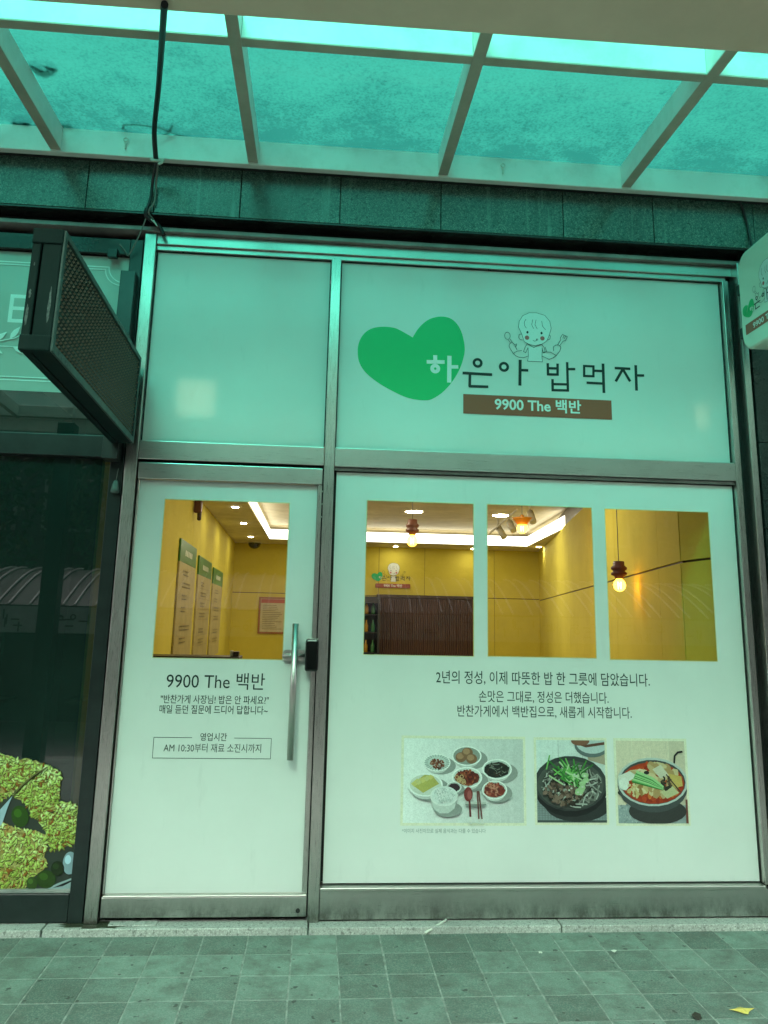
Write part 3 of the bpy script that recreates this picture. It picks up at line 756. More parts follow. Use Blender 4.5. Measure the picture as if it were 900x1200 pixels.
def f3(p, W, H):
    X = lambda x: (x - 425) / 385 * W; Y = lambda y: (505 - y) / 450 * H; s = W / 385
    planks(p, W, H, (.74, .65, .52), 4); p.rect(0, 0, W, Y(400), (.38, .43, .44)); bits(p, W * .4, Y(440), W * .5, .05, 160, .006, [(.48, .53, .54), (.3, .34, .35)])
    p.line([(X(738), Y(185)), (X(742), Y(145)), (X(760), Y(126)), (X(785), Y(122))], 9 * s, (.03, .03, .03)); p.line([(X(800), Y(370)), (X(798), Y(500))], 26 * s, (.25, .09, .07))
    p.ell(X(640), Y(430), 150 * s, 60 * s, (.07, .07, .068)); p.line([(X(440), Y(330)), (X(520), Y(400))], 18 * s, (.03, .03, .03)); p.ell(X(620), Y(305), 182 * s, 122 * s, (.10, .11, .11)); p.ell(X(620), Y(280), 184 * s, 116 * s, (.56, .6, .58)); p.ell(X(620), Y(281), 172 * s, 106 * s, (.09, .10, .10)); p.ell(X(620), Y(286), 166 * s, 99 * s, (.50, .075, .025))
    bits(p, X(620), Y(285), 150 * s, 88 * s, 140, 15 * s, [(.62, .14, .04), (.40, .05, .02), (.70, .24, .07), (.55, .1, .03)])
    bits(p, X(625), Y(265), 130 * s, 70 * s, 40, 34 * s, [(.66, .55, .34), (.58, .44, .25), (.74, .66, .46), (.50, .34, .17)], 1.5)
    p.poly([(X(440), Y(250)), (X(500), Y(225)), (X(540), Y(250)), (X(490), Y(280)), (X(480), Y(325)), (X(445), Y(310))], (.74, .74, .66)); p.ell(X(470), Y(290), 26 * s, 30 * s, (.78, .79, .73))
    for q, c in (([(620, 215), (665, 190), (705, 245), (660, 262)], (.66, .62, .5)), ([(655, 330), (720, 300), (755, 335), (690, 365)], (.60, .58, .36)), ([(700, 235), (770, 250), (775, 300), (730, 310)], (.62, .46, .16)), ([(530, 240), (580, 215), (600, 240), (550, 265)], (.70, .62, .42))): p.poly([(X(x), Y(y)) for x, y in q], c)
    bits(p, X(535), Y(315), 50 * s, 32 * s, 34, 15 * s, [(.62, .5, .25), (.42, .25, .1), (.7, .6, .38)]); bits(p, X(688), Y(285), 26 * s, 32 * s, 20, 12 * s, [(.05, .05, .035), (.13, .1, .06)])
    p.ell(X(588), Y(232), 14 * s, 9 * s, (.03, .03, .03)); p.ell(X(570), Y(365), 12 * s, 10 * s, (.6, .10, .04)); p.line([(X(690), Y(240)), (X(760), Y(330))], 6 * s, (.10, .07, .05))
    for k in range(13): o = k * 4.4; p.line([(X(510 + o * .5), Y(278 - o)), (X(590 + o * .6), Y(298 - o * .7)), (X(672), Y(318 - o * .25))], 9 * s, random.choice([(.10, .36, .10), (.24, .52, .2), (.42, .64, .34), (.07, .25, .07)]))


food_photo(.440, 1.051, .402, .809, f1, 'photo of rice and side dish bowls on grey')
food_photo(1.093, 1.461, .405, .807, f2, 'photo of dark noodle bowl with green onions')
food_photo(1.4955, 1.870, .402, .807, f3, 'photo of red stew pot with leeks')

# ---- the glass door, a part of the shopfront
DW = (-.772, -.1525, 1.1565, 1.9255)
door = film('door', -.905, -.013, .1155, 2.0235, [DW], M['film'], shop, -.006)
lab(door, 'film covered glass door with one clear window')
dl = door
box('top_rail', -.911, .011, -.034, .03, 2.0245, 2.1065, M['steel_h'], dl, .003)
box('bottom_rail', -.911, .011, -.034, .03, .022, .1075, M['steel_h'], dl, .003)
box('rail_bead', -.905, .009, -.040, .02, .108, .115, M['chrome'], dl, .002)
box('stile', -.0125, .011, -.024, .03, .116, 2.024, M['steel_v'], dl, .002)
box('stile', -.911, -.9055, -.020, .03, .116, 2.024, M['steel_v'], dl, .001)
box('door_stop', -.93, .03, .042, .062, 2.085, 2.14, M['gasket'], shop); box('door_stop', -.93, -.895, .042, .062, .0, 2.084, M['gasket'], shop); box('door_stop', -.03, .03, .042, .062, .0, 2.084, M['gasket'], shop); box('door_stop', -.894, -.031, .042, .062, .0, .125, M['gasket'], shop)  # hidden strips added round the door gap to block leaking room light
g = MB(); g.poly([(DW[0] - .01, .004, DW[2] - .01), (DW[1] + .01, .004, DW[2] - .01), (DW[1] + .01, .004, DW[3] + .01), (DW[0] - .01, .004, DW[3] + .01)]); g.build('glass_pane', M['glass'], dl, normals=False)
h = MB(); h.tube([(-.0925, -.062, .703), (-.0925, -.062, 1.33)], .0155, 16); h.tube([(-.0925, -.062, .80), (-.0925, -.006, .80)], .009, 10); h.tube([(-.0925, -.062, 1.22), (-.0925, -.006, 1.22)], .009, 10); h.build('pull_handle', M['chrome'], dl)
lp = Matrix.Translation((0, 0, 0)); k = MB()
k.prism([(-.150 + .018 + .034 * math.cos(t) * .6, 1.178 + .026 * math.sin(t)) for t in [R(90 + a) for a in range(0, 181, 20)]] + [(-.045, 1.152), (-.045, 1.204)], -.030, -.007); k.build('lock_plate', M['chrome'], dl)
k = MB(); k.tube([(-.15, -.036, 1.178), (-.045, -.036, 1.178)], .008, 10); k.build('latch_bar', M['chrome'], dl)
k = MB(); k.box(-.041, .022, -.075, -.006, 1.106, 1.258, .010); k.build('keypad_lock', M['black'], dl)
k = MB(); k.box(-.040, .021, -.068, -.055, 1.2585, 1.2605, .0005); k.build('lock_trim', M['chrome'], dl)
b = MB(); b.lathe([(.010, -.0375), (.010, -.034)], (-.028, 0, .048), 14, 'Y'); b.build('key_cylinder', M['gasket'], dl)
for z_ in (1.99, 1.925, 1.86): b = MB(); b.lathe([(.004, -.03), (.004, -.02)], (.0135, 0, z_), 8, 'Y'); b.build('screw_cap', M['tie'], dl)  # pale dots painted in for light showing through the door gap
dp = wall_place(y=-.0064)
text_mesh('9900 The 백반', -.699, -.231, 1.012, dp, INK, 'lettering', dl, .0, .078)
text_mesh('"반찬가게 사장님! 밥은 안 파세요?"', -.720, -.208, .945, dp, INK, 'lettering', dl, .004, .04)
text_mesh('매일 듣던 질문에 드디어 답합니다~', -.722, -.210, .899, dp, INK, 'lettering', dl, .004, .04)
text_mesh('영업시간', -.522, -.397, .776, dp, INK, 'lettering', dl, .004, .037)
text_mesh('AM 10:30부터 재료 소진시까지', -.689, -.233, .725, dp, INK, 'lettering', dl, 0, .040)
p = Print(); x0, x1, z0, z1 = -.738, -.1865, .698, .7905
for q in ([(-.56, z1), (x0, z1), (x0, z0), (x1, z0), (x1, z1), (-.362, z1)],): p.line(q, .0024, INK)
p.build('hours_frame', dp, dl)

# ================================================================== NEIGHBOUR SHOPFRONT
nb = thing('neighbor_shopfront', 'dark green framed shopfront with tinted glass beside the white shop', 'shopfront', (0, 0, 0))
box('post', -1.052, -.986, -.03, .07, 0, 3.31, M['dark_paint'], nb, .003)
box('post', -2.75, -2.68, -.03, .07, 0, 3.31, M['dark_paint'], nb, .003)
box('filler_strip', -.9855, -.9785, .0, .07, 0, 3.31, M['gasket'], nb)
box('transom', -2.679, -1.053, -.03, .07, 2.126, 2.236, M['dark_paint'], nb, .003)
box('head_rail', -2.679, -1.053, -.03, .07, 3.222, 3.31, M['soffit'], nb, .003)
box('base_panel', -2.679, -1.053, -.03, .07, 0.004, .122, M['dark_paint'], nb, .003)
box('glazing_bead', -2.679, -1.053, -.022, .05, .1225, .137, M['flash'], nb, .002)
box('corner_cleat', -1.16, -1.11, -.06, -.031, 3.19, 3.24, M['dark_paint'], nb, .003)
for z0, z1 in ((.138, 2.125), (2.2365, 3.2215)):
    g = MB(); g.poly([(-2.679, .004, z0), (-1.053, .004, z0), (-1.053, .004, z1), (-2.679, .004, z1)]); g.build('glass_pane', M['dark_glass'], nb, normals=False)
fr = film('frosted_panel', -2.67, -1.056, 2.458, 3.216, [], M['frost'], nb, -.0005)
pl = wall_place(y=-.0008); WH = (.80, .86, .82)
p = Print()
for ins in (0, .016):
    xr, zt, zb_, rr = -1.075 - ins, 3.158 - ins, 2.514 + ins, .085
    pts = [(-2.6, zt), (xr - rr, zt)] + [(xr - rr * math.cos(R(a)) + 0 * a, zt - rr * math.sin(R(a))) for a in ()] + [(xr - rr + rr * (1 - math.cos(R(a))), zt - rr * math.sin(R(a))) for a in range(10, 91, 10)] + [(xr, zb_ + rr)] + [(xr - rr + rr * math.cos(R(90 - a)) * 0 + rr * (1 - math.sin(R(a))), zb_ + rr - rr * (1 - math.cos(R(a)))) for a in range(10, 91, 10)] + [(-2.6, zb_)]
    p.line(pts, .006, WH)


def leaf_print(p, x, z, a, l, w):
    c, s_ = math.cos(a), math.sin(a); P = [(0, 0), (.3, .5), (.6, .5), (1, 0), (.6, -.45), (.3, -.45)]
    p.poly([(x + (u * l) * c - v * w * s_, z + u * l * s_ + v * w * c) for u, v in P], WH)


p.line([(-2.2, 2.70), (-1.95, 2.715), (-1.72, 2.705), (-1.60, 2.735), (-1.535, 2.775)], .006, WH)
p.line([(-2.2, 2.68), (-1.9, 2.69), (-1.70, 2.69), (-1.56, 2.69)], .004, WH)
for x, z, a in ((-1.70, 2.71, .75), (-1.62, 2.73, 1.0), (-1.72, 2.69, -.5), (-1.60, 2.69, -.45), (-1.82, 2.71, .8), (-1.84, 2.69, -.6), (-1.55, 2.75, .2), (-1.95, 2.71, 2.3), (-1.95, 2.69, -2.5)): leaf_print(p, x, z, a, .085, .028)
p.build('ornament', pl, fr)
text_mesh('K', -1.785, -1.685, 2.822, pl, WH, 'lettering', fr, .0, .155); text_mesh('E', -1.645, -1.562, 2.822, pl, WH, 'lettering', fr, .0, .155)
# fried chicken poster stuck on the lower glass
po = Print()
rng = random.Random(3)


def crumb(pts, amp=.006, sub=5):
    out = []
    for a, b in zip(pts, pts[1:] + pts[:1]):
        for i in range(sub):
            t = i / sub; out.append((a[0] + (b[0] - a[0]) * t + rng.uniform(-amp, amp), a[1] + (b[1] - a[1]) * t + rng.uniform(-amp, amp)))
    return out


def q7(x, y): a = at(x / 6.32, 870 + y / 6.32); return (a.x, a.z)


bgp = [q7(x, y) for x, y in ((-900, 60), (-300, 20), (0, 75), (60, 100), (200, 125), (300, 145), (400, 180), (455, 250), (440, 420), (480, 440), (560, 460), (588, 490), (560, 800), (535, 1090), (-900, 1110))]
pdk = MB(); pdk.prism(bgp[::-1], -.0008, -.0002); poster = pdk.build('food_poster', mat('poster_dark_ink', (.035, .045, .035), .3), nb); lab(poster, 'printed poster of fried chicken with olives')


def pprint(pts, name, m=None, y=-.001, col=None, n=1):
    b_ = MB(); c_ = (sum(q[0] for q in pts) / len(pts), sum(q[1] for q in pts) / len(pts))
    for a, d in zip(pts, pts[1:] + pts[:1]): b_.poly([(c_[0], y, c_[1]), (a[0], y, a[1]), (d[0], y, d[1])], tuple(c ** 1.7 for c in col) if col else (.5, .5, .5))
    bmesh.ops.recalc_face_normals(b_.bm, faces=b_.bm.faces)
    return b_.build(name, m or M['print'], poster, normals=False)


pieces = [[(-900, 60), (-300, 20), (0, 80), (60, 105), (140, 125), (190, 125), (300, 150), (330, 175), (250, 240), (150, 330), (60, 400), (0, 440), (-900, 500)],
          [(340, 175), (400, 188), (440, 225), (457, 260), (435, 320), (445, 390), (430, 450), (400, 520), (330, 560), (240, 560), (215, 480), (150, 420), (100, 390), (150, 335), (250, 245)],
          [(480, 440), (560, 460), (588, 495), (575, 640), (560, 740), (470, 780), (380, 800), (350, 720), (330, 640), (290, 580), (340, 520), (420, 470)],
          [(-600, 560), (20, 580), (90, 620), (180, 640), (260, 650), (340, 690), (350, 760), (330, 830), (350, 890), (310, 960), (220, 1010), (190, 1080), (-600, 1090)]]
for i, q in enumerate(pieces): pprint(crumb([q7(*v) for v in q]), 'chicken_piece', M['chicken'], -.0011 - i * .0014)
def inside(p, P):
    c = False
    for (x1, y1), (x2, y2) in zip(P, P[1:] + P[:1]):
        if (y1 > p[1]) != (y2 > p[1]) and p[0] < (x2 - x1) * (p[1] - y1) / (y2 - y1) + x1: c = not c
    return c


for i, q in enumerate(pieces):
    P = [q7(max(v[0], -120), v[1]) for v in q]; xs_, zs_ = [v[0] for v in P], [v[1] for v in P]; pc = Print(); n_ = 0
    while n_ < 430:
        x, z = rng.uniform(min(xs_), max(xs_)), rng.uniform(min(zs_), max(zs_))
        if not inside((x, z), P): continue
        n_ += 1; r = rng.uniform(.004, .0135); t = rng.uniform(0, 6.28); lit = rng.random() * .5 + .5 * (z - min(zs_)) / (max(zs_) - min(zs_))
        m_ = 9; ph = rng.uniform(0, 6)
        blob = [(x + r * (1.15 * math.cos(a) * math.cos(t) - .42 * math.sin(a) * math.sin(t)) * (1 + .4 * math.sin(2 * a + ph)), z + r * (1.15 * math.cos(a) * math.sin(t) + .42 * math.sin(a) * math.cos(t)) * (1 + .4 * math.sin(3 * a + ph))) for a in [6.283 * j / m_ for j in range(m_)]]
        pc.poly([(u + .0022, v - .0034) for u, v in blob], rng.choice([(.22, .17, .03), (.32, .24, .05), (.14, .11, .02)]))
        base_ = (.34 + .46 * lit, .42 + .48 * lit, .13 + .48 * lit * lit)
        if rng.random() < .12: base_ = (.42, .20, .04)
        pc.poly(blob, base_); pc.poly([(x + (u - x) * .5 - r * .2, z + (v - z) * .45 + r * .25) for u, v in blob], tuple(min(.95, c * 1.25 + .03) for c in base_))
    pc.items = [(u, tuple(c ** 1.6 for c in col)) for u, col in pc.items]
    pc.build('crust_crumbs', lambda u, v, h, i=i: (u, -.0012 - i * .0014 - (h - 4e-4), v), poster, 1e-6)
ell7 = lambda cx, cy, rx, ry, ro=0.: [q7(cx + rx * math.cos(t) * math.cos(ro) - ry * math.sin(t) * math.sin(ro), cy + rx * math.cos(t) * math.sin(ro) + ry * math.sin(t) * math.cos(ro)) for t in [2 * math.pi * k / 20 for k in range(20)]]
for cx, cy, rx, ry, ro, col in ((152, 545, 64, 80, -.2, (.10, .20, .02)), (345, 1010, 72, 68, .2, (.10, .17, .04)), (240, 1040, 40, 50, 0, (.13, .2, .06)), (430, 930, 50, 55, 0, (.06, .10, .03)), (520, 890, 52, 85, .1, (.45, .55, .6))):
    pprint(ell7(cx, cy, rx, ry, ro), 'olive', None, -.0072, col)
    pprint(ell7(cx - rx * .25, cy - ry * .3, rx * .45, ry * .4, ro), 'olive_highlight', None, -.0075, tuple(c * 1.5 for c in col))
pprint([q7(*v) for v in ((95, 395), (60, 480), (20, 600), (-40, 660), (-200, 660), (-200, 560), (0, 500))], 'paper_liner', None, -.0068, (.55, .66, .72))
pprint([q7(*v) for v in ((340, 1085), (430, 1040), (535, 1000), (530, 1080))], 'plate_rim', None, -.0068, (.5, .58, .6))
pprint([q7(*v) for v in ((390, 1075), (460, 1045), (533, 1015), (533, 1028), (470, 1060))], 'plate_stripe', None, -.0071, (.05, .06, .06))
pprint([q7(*v) for v in ((350, 178), (250, 235), (140, 330), (95, 395), (100, 400), (150, 338), (255, 245), (355, 186))], 'fold_line', None, -.0070, (.35, .32, .16))
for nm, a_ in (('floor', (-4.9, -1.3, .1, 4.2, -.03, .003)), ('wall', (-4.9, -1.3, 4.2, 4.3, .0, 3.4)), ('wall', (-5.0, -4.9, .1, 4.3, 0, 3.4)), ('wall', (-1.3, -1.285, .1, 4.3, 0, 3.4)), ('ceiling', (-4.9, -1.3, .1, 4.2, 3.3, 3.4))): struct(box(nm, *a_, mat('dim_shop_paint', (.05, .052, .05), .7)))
# small weight hanging on the post
pk = thing('hanging_weight', 'small grey weight hanging by a cord on the dark green post', 'weight', (-1.012, -.045, 1.975))
b = MB(); b.lathe([(.006, .032), (.012, .026), (.020, -.012), (.022, -.028), (.014, -.033)], (0, 0, 0), 9); b.build('body', mat('grey_metal', (.13, .16, .15), .6, .2, ns=60), pk)
b = MB(); b.tube([(0, 0, .03), (.002, .004, .06), (.004, .012, .095)], .002, 6); b.build('cord', M['wire'], pk)

# ================================================================== INTERIOR of the lit shop
ZC = 2.51; ZU = 2.72
LW = lambda y: -1.12 - .0246 * (y - .1)
RW = lambda y: 2.06 + .1867 * (y - .33)
YB = 8.9
b = MB(); b.poly([(-1.6, .08, .002), (5, .08, .002), (5, 9.2, .002), (-1.6, 9.2, .002)]); struct(b.build('floor', M['floor']))


def wall_core(name, a, c, thick, z0=0., z1=3.2):
    """vertical slab behind the wall panels"""
    (xa, ya), (xb, yb) = a, c; d = Vector((xb - xa, yb - ya, 0)).normalized(); n = Vector((-d.y, d.x, 0)) * thick
    q = MB(); P = [(xa, ya), (xb, yb), (xb + n.x, yb + n.y), (xa + n.x, ya + n.y)]
    v0 = [q.bm.verts.new((x, y, z0)) for x, y in P]; v1 = [q.bm.verts.new((x, y, z1)) for x, y in P]
    q.bm.faces.new(v0); q.bm.faces.new(v1)
    for i in range(4): q.bm.faces.new((v0[i], v0[(i + 1) % 4], v1[(i + 1) % 4], v1[i]))
    return struct(q.build(name, M['wood']))


def panel(wall, a, c, z0, z1, thick=.012, m=None):
    (xa, ya), (xb, yb) = a, c; d = Vector((xb - xa, yb - ya, 0)); l = d.length; d.normalize(); n = Vector((d.y, -d.x, 0)); gp = .003
    q = MB(); q.box(gp, l - gp, 0, thick, z0 + gp, z1 - gp, .0)
    mt = Matrix(((d.x, n.x, 0, xa), (d.y, n.y, 0, ya), (0, 0, 1, 0), (0, 0, 0, 1)))
    o = q.build('wall_panel', m or M['yellow'], wall); o.data.transform(mt); bmn = bmesh.new(); bmn.from_mesh(o.data); bmesh.ops.recalc_face_normals(bmn, faces=bmn.faces); bmn.to_mesh(o.data); bmn.free()
    return o


def along(fx, y): return (fx(y), y)


wl = wall_core('wall', along(LW, .08), along(LW, YB), .1); ys = [.08, 1.9, 3.7, 5.5, 7.2, YB]
for a, c in zip(ys, ys[1:]): panel(wl, along(LW, a), along(LW, c), 0, ZC + .02)
wb = wall_core('wall', (LW(YB) - .1, YB), (RW(YB) + .1, YB), .1); xs = [LW(YB), .1, 1.0, 1.75, 2.9, RW(YB)]
for a, c in zip(xs, xs[1:]): panel(wb, (a, YB), (c, YB), 1.735, ZC + .02); panel(wb, (a, YB), (c, YB), 0, 1.73)
wr = wall_core('wall', along(RW, YB), along(RW, .33), .1); ys = [.33, .845, 2.27, 3.7, 5.13, 6.4, 7.6, YB]
for a, c in zip(ys, ys[1:]): panel(wr, along(RW, c), along(RW, a), 1.715, ZC + .02); panel(wr, along(RW, c), along(RW, a), 0, 1.708)
we = wall_core('wall', (2.075, .33), (2.105, .012), .1)
panel(we, (2.06, .325), (2.088, .014), 1.715, ZC + .02); panel(we, (2.06, .325), (2.088, .014), 0, 1.708)
# ceiling: low ring around a raised tray with a lit cove
TY0, TY1, TXL = .95, 8.05, -.74
TR = lambda y: 2.658 + .0824 * (y - .95)
c = MB()
c.poly([(-1.5, .08, ZC), (4.2, .08, ZC), (4.2, TY0, ZC), (-1.5, TY0, ZC)]); c.poly([(-1.5, TY1, ZC), (4.2, TY1, ZC), (4.2, 9.1, ZC), (-1.5, 9.1, ZC)])
c.poly([(-1.5, TY0, ZC), (TXL, TY0, ZC), (TXL, TY1, ZC), (-1.5, TY1, ZC)]); c.poly([(TR(TY0), TY0, ZC), (4.2, TY0, ZC), (4.2, TY1, ZC), (TR(TY1), TY1, ZC)])
c.poly([(-1.5, .3, ZU), (4.4, .3, ZU), (4.4, 9.1, ZU), (-1.5, 9.1, ZU)]); ce = struct(c.build('ceiling', M['ceil']))
struct(box('bulkhead', -1.2, 2.2, .24, .30, 2.30, 3.24, M['soffit']))  # unseen panel added to keep room light off the upper film


def strip(a, c, nx, ny):
    q = MB(); (xa, ya), (xb, yb) = a, c
    q.poly([(xa, ya, ZC + .004), (xb, yb, ZC + .004), (xb, yb, ZC + .15), (xa, ya, ZC + .15)]); return q


cl = thing('cove_light', 'warm white cove light strip running round the raised ceiling tray', 'ceiling light', (0, 0, 0))
ins = .012
for a, d in (((TXL + ins, TY1 - ins), (TR(TY1) - ins, TY1 - ins)), ((TR(TY0) - ins, TY0 + ins), (TR(TY1) - ins, TY1 - ins)), ((TXL + ins, TY0 + ins), (TXL + ins, TY1 - ins)), ((TXL + ins, TY0 + ins), (TR(TY0) - ins, TY0 + ins))):
    strip(a, d, 0, 0).build('light_strip', M['cove'], cl, normals=False)
# downlights


def downlight(x, y, z, r, label, group):
    t = thing('downlight', label, 'ceiling light', (x, y, z), group)
    b = MB(); b.lathe([(r * 1.18, -.004), (r * 1.18, .0), (r * 1.02, .0), (r * 1.02, -.006)], (0, 0, 0), 20); b.build('ring', M['paperwhite'], t)
    b = MB(); b.poly([(r * math.cos(R(a)), r * math.sin(R(a)), -.007) for a in range(0, 360, 20)]); b.build('lens', M['down'], t)
    return t


LOW = 'small downlights in the low ceiling border'
for x, y, w_ in ((-.90, 4.53, 'small downlight over the menu boards, the one nearest the glass'), (-.94, 6.02, 'small downlight over the menu boards, the middle one'), (-.985, 7.72, 'small downlight over the menu boards, the one deepest inside'),
                 (3.40, 8.0, 'small downlight in the ceiling corner by the brown curtain side wall'), (3.24, 6.2, 'small downlight over the panelled side wall, nearer the glass'), (1.24, 8.62, 'small downlight above the wall logo'), (2.50, 8.62, 'small downlight above the end of the brown curtain')):
    downlight(x, y, ZC, .038, w_, LOW)
for x, y, w_ in ((1.21, 5.98, 'large round ceiling light behind the first hanging bulb'), (2.36, 6.06, 'large round ceiling light beside the spotlight track'), (.2, 3.4, 'large round ceiling light hidden above the clear windows'), (1.6, 2.6, 'large round ceiling light nearest the shop glass'), (.2, 6.4, 'large round ceiling light between door and logo wall')):
    downlight(x, y, ZU, .11, w_, 'large round lights in the raised ceiling')
# pendants


def pendant(x, y, zb, label, mshade, wide=1., shade=None, cord=1.):
    t = thing('pendant_lamp', label, 'pendant lamp', (x, y, zb), 'pendant lamps with bare bulbs')
    b = MB(); b.tube([(0, 0, .13), (0, 0, (ZU - zb) * cord)], .0035, 6); b.build('cord', M['wire'], t)
    b = MB(); s = wide
    if shade: b.lathe([(.035, .02), (.085, .085), (.10, .10), (.085, .10), (.03, .10), (.015, .13)], (0, 0, 0), 20)
    else: b.lathe([(.028 * s, .055), (.03 * s, .07), (.055 * s, .09), (.055 * s, .105), (.04 * s, .118), (.055 * s, .135), (.055 * s, .15), (.04 * s, .165), (.038 * s, .20), (.01, .205)], (0, 0, 0), 18)
    b.build('socket', mshade, t)
    b = MB(); b.lathe([(.004, -.052), (.028, -.044), (.046, -.022), (.052, .004), (.044, .030), (.026, .050), (.022, .062)], (0, 0, 0), 18); b.build('bulb', M['bulbglass'], t)
    b = MB(); b.tube([(-.013, 0, .03), (-.011, 0, -.03), (0, .008, .02), (.011, 0, -.03), (.013, 0, .03)], .0035, 6); b.build('filament', M['bulb'], t)
    return t


a = at(483, 634, 3.3); pendant(a.x, 3.3, a.z, 'lit bulb lamp with brown socket hanging in front of the wall logo', M['lampwood'], 1.15)
a = at(612, 619, 3.5); pendant(a.x, 3.5, a.z, 'lit bulb lamp with orange glass shade near the spotlight track', mat('amber_shade', (.75, .28, .02), .3), 1, True)
a = at(726, 686, 1.5); pendant(a.x, 1.5, a.z, 'lit bulb lamp with dark red socket by the panelled side wall', mat('dark_red_socket', (.12, .02, .022), .45), 1.2, None, 1.2).scale = (.84, .84, .84)
# spot track
A = at(576, 624, 5.2); A.z = 2.66; B = at(609, 596, 4.0); B.z = 2.66
tr = thing('spotlight_track', 'white ceiling spotlight track with tilted spot heads', 'track light', (0, 0, 0))
b = MB(); b.tube([at(574, 625, 5.2), at(606, 597, 4.2)], .012, 6); b.build('rail', M['paperwhite'], tr)
for (px, py, qx, qy, Y) in ((584, 618, 591, 630, 5.0), (597, 612, 602, 622, 4.6), (621, 600, 625, 612, 4.2), (655, 578, 660, 592, 3.2)):
    p0, p1 = at(px, py, Y), at(qx, qy, Y - .08); b = MB(); b.tube([p0, p1], .036, 14); hd = b.build('spot_head', M['paperwhite'], tr)
    b = MB(); b.tube([p0 + Vector((0, 0, .10)), p0], .012, 8); b.build('spot_arm', M['paperwhite'], hd)

# menu boards on the side wall
def menu(y0, y1, zt, zb, label, seed, sep):
    rr = random.Random(seed); t = thing('menu_board', label, 'menu board', (LW((y0 + y1) / 2) + .012, (y0 + y1) / 2, (zt + zb) / 2), 'tall menu boards on the yellow wall')
    ang = math.atan2(-.0246, 1); W = y1 - y0; H = zt - zb
    b = MB(); b.box(.003, .018, -W / 2, W / 2, -H / 2, H / 2, .002); o = b.build('board', mat('tan_board', (.44, .36, .16), .45), t)
    b = MB(); b.box(.003, .0195, -W / 2 - .001, W / 2 + .001, H / 2 - .19, H / 2 + .001, .002); b.build('header', mat('green_header', (.05, .20, .035), .4), t)
    p = Print(); pl = lambda u, v, h: (.0198 + h, u, v)
    for k in range(5): p.rect(-W * .22 + k * W * .09, H / 2 - .125, -W * .22 + k * W * .09 + W * .06, H / 2 - .075, (.7, .75, .66))
    z = H / 2 - .27; k = 0
    while z > -H / 2 + .1:
        n = rr.randint(4, 7); x = -W * .28
        for i in range(n):
            w_ = rr.uniform(.04, .09) * W; p.rect(x, z - .026, x + w_ * .8, z - .018, (.06, .05, .035)); p.line([(x + w_ * .3, z - .03), (x + w_ * .3, z + .022)], .008, (.06, .05, .035)); p.line([(x, z + .01), (x + w_ * .7, z + .012)], .008, (.06, .05, .035)); x += w_ * 1.05
        if sep: p.line([(-W * .4, z - .05), (W * .4, z - .05)], .003, (.2, .15, .09))
        z -= .105 if k % 4 != 3 else .16; k += 1
    p.build('print', pl, t); t.rotation_euler = (0, 0, -math.atan(-.0246))
    return t


menu(2.83, 3.92, 1.997, .95, 'tan menu board with green header, nearest the glass', 1, False)
menu(4.18, 5.40, 1.955, .92, 'tan menu board with ruled rows, in the middle of three', 2, True)
menu(5.65, 6.88, 1.925, .88, 'tan menu board with green header, deepest in the room', 3, False)
# framed notice on back wall
t = thing('framed_notice', 'orange framed notice sheet on the rear yellow wall', 'notice', (-.66, 8.87, 1.385))
b = MB(); b.box(-.235, .235, -.01, .012, -.285, .285, .004); b.build('frame', mat('orange_frame', (.38, .15, .05), .4), t)
b = MB(); b.box(-.205, .205, -.014, -.0105, -.255, .255); b.build('sheet', mat('notice_paper', (.62, .55, .36), .5), t)
p = Print(); p.rect(-.20, .19, .20, .25, (.45, .10, .05))
for k in range(14):
    p.rect(-.17, .15 - k * .028, random.uniform(.0, .17), .158 - k * .028, (.25, .2, .12))
p.build('print', wall_place(0, 0, -.0145), t)
# dome cameras
for px, py, Y, w_ in ((298, 643, 8.6, 'black dome camera under the rear ceiling corner'),):
    q = at(px, py, Y); t = thing('dome_camera', w_, 'security camera', (q.x, Y, ZC)); b = MB(); b.lathe([(.10, 0), (.10, -.03), (.085, -.07), (.05, -.10), (.01, -.11)], (0, 0, 0), 18); b.build('dome', M['black'], t); b = MB(); b.lathe([(.115, .0), (.115, -.015), (.1, -.016)], (0, 0, 0), 18); b.build('base', M['paperwhite'], t)
q = at(235.5, 594, 3.6); t = thing('wall_sensor', 'small brown sensor box high on the yellow menu wall', 'sensor', (LW(3.6) + .02, 3.6, q.z))
b = MB(); b.box(0, .07, -.035, .035, -.06, .06, .01); b.build('body', M['lampwood'], t); b = MB(); b.lathe([(.02, .02), (.02, -.09), (.012, -.10)], (.05, 0, -.03), 12); b.build('eye', M['wood'], t)
# wall logo
t = thing('wall_logo', 'shop logo with green heart and brown band on rear wall', 'sign', (0, 0, 0))
A = at(440, 688.5, 8.88)


def wl_place(u0, v0, k): return lambda u, v, h: (A.x + u0 + u * k, YB - .0135 - h, A.z + v0 + v * k)


p = Print(); logo(p, False, False, False); p.build('logo_heart', wl_place(-.068 + .571 * .31, .105 - .068 * .31, .31), t, 1e-4)
p = Print(); logo(p, False, False, True, False); p.build('logo_letters', wl_place(.10, .105 - .128 * .47, .47), t, 1e-4)
p = Print(); logo(p, True, False, False, False); p.build('logo_child', wl_place(.11 - .23 * 1.08, .23 - .43 * 1.08, 1.08), t, 1e-4)
text_mesh('9900 The 백반', .13, .43, .012, lambda u, v, h: (A.x + u, YB - .05, A.z + v), FILM, 'lettering', t, .02)
b = MB(); b.box(A.x, A.x + .56, YB - .049, YB - .0125, A.z, A.z + .066); b.build('band', mat('brown_band', BROWN, .5), t)
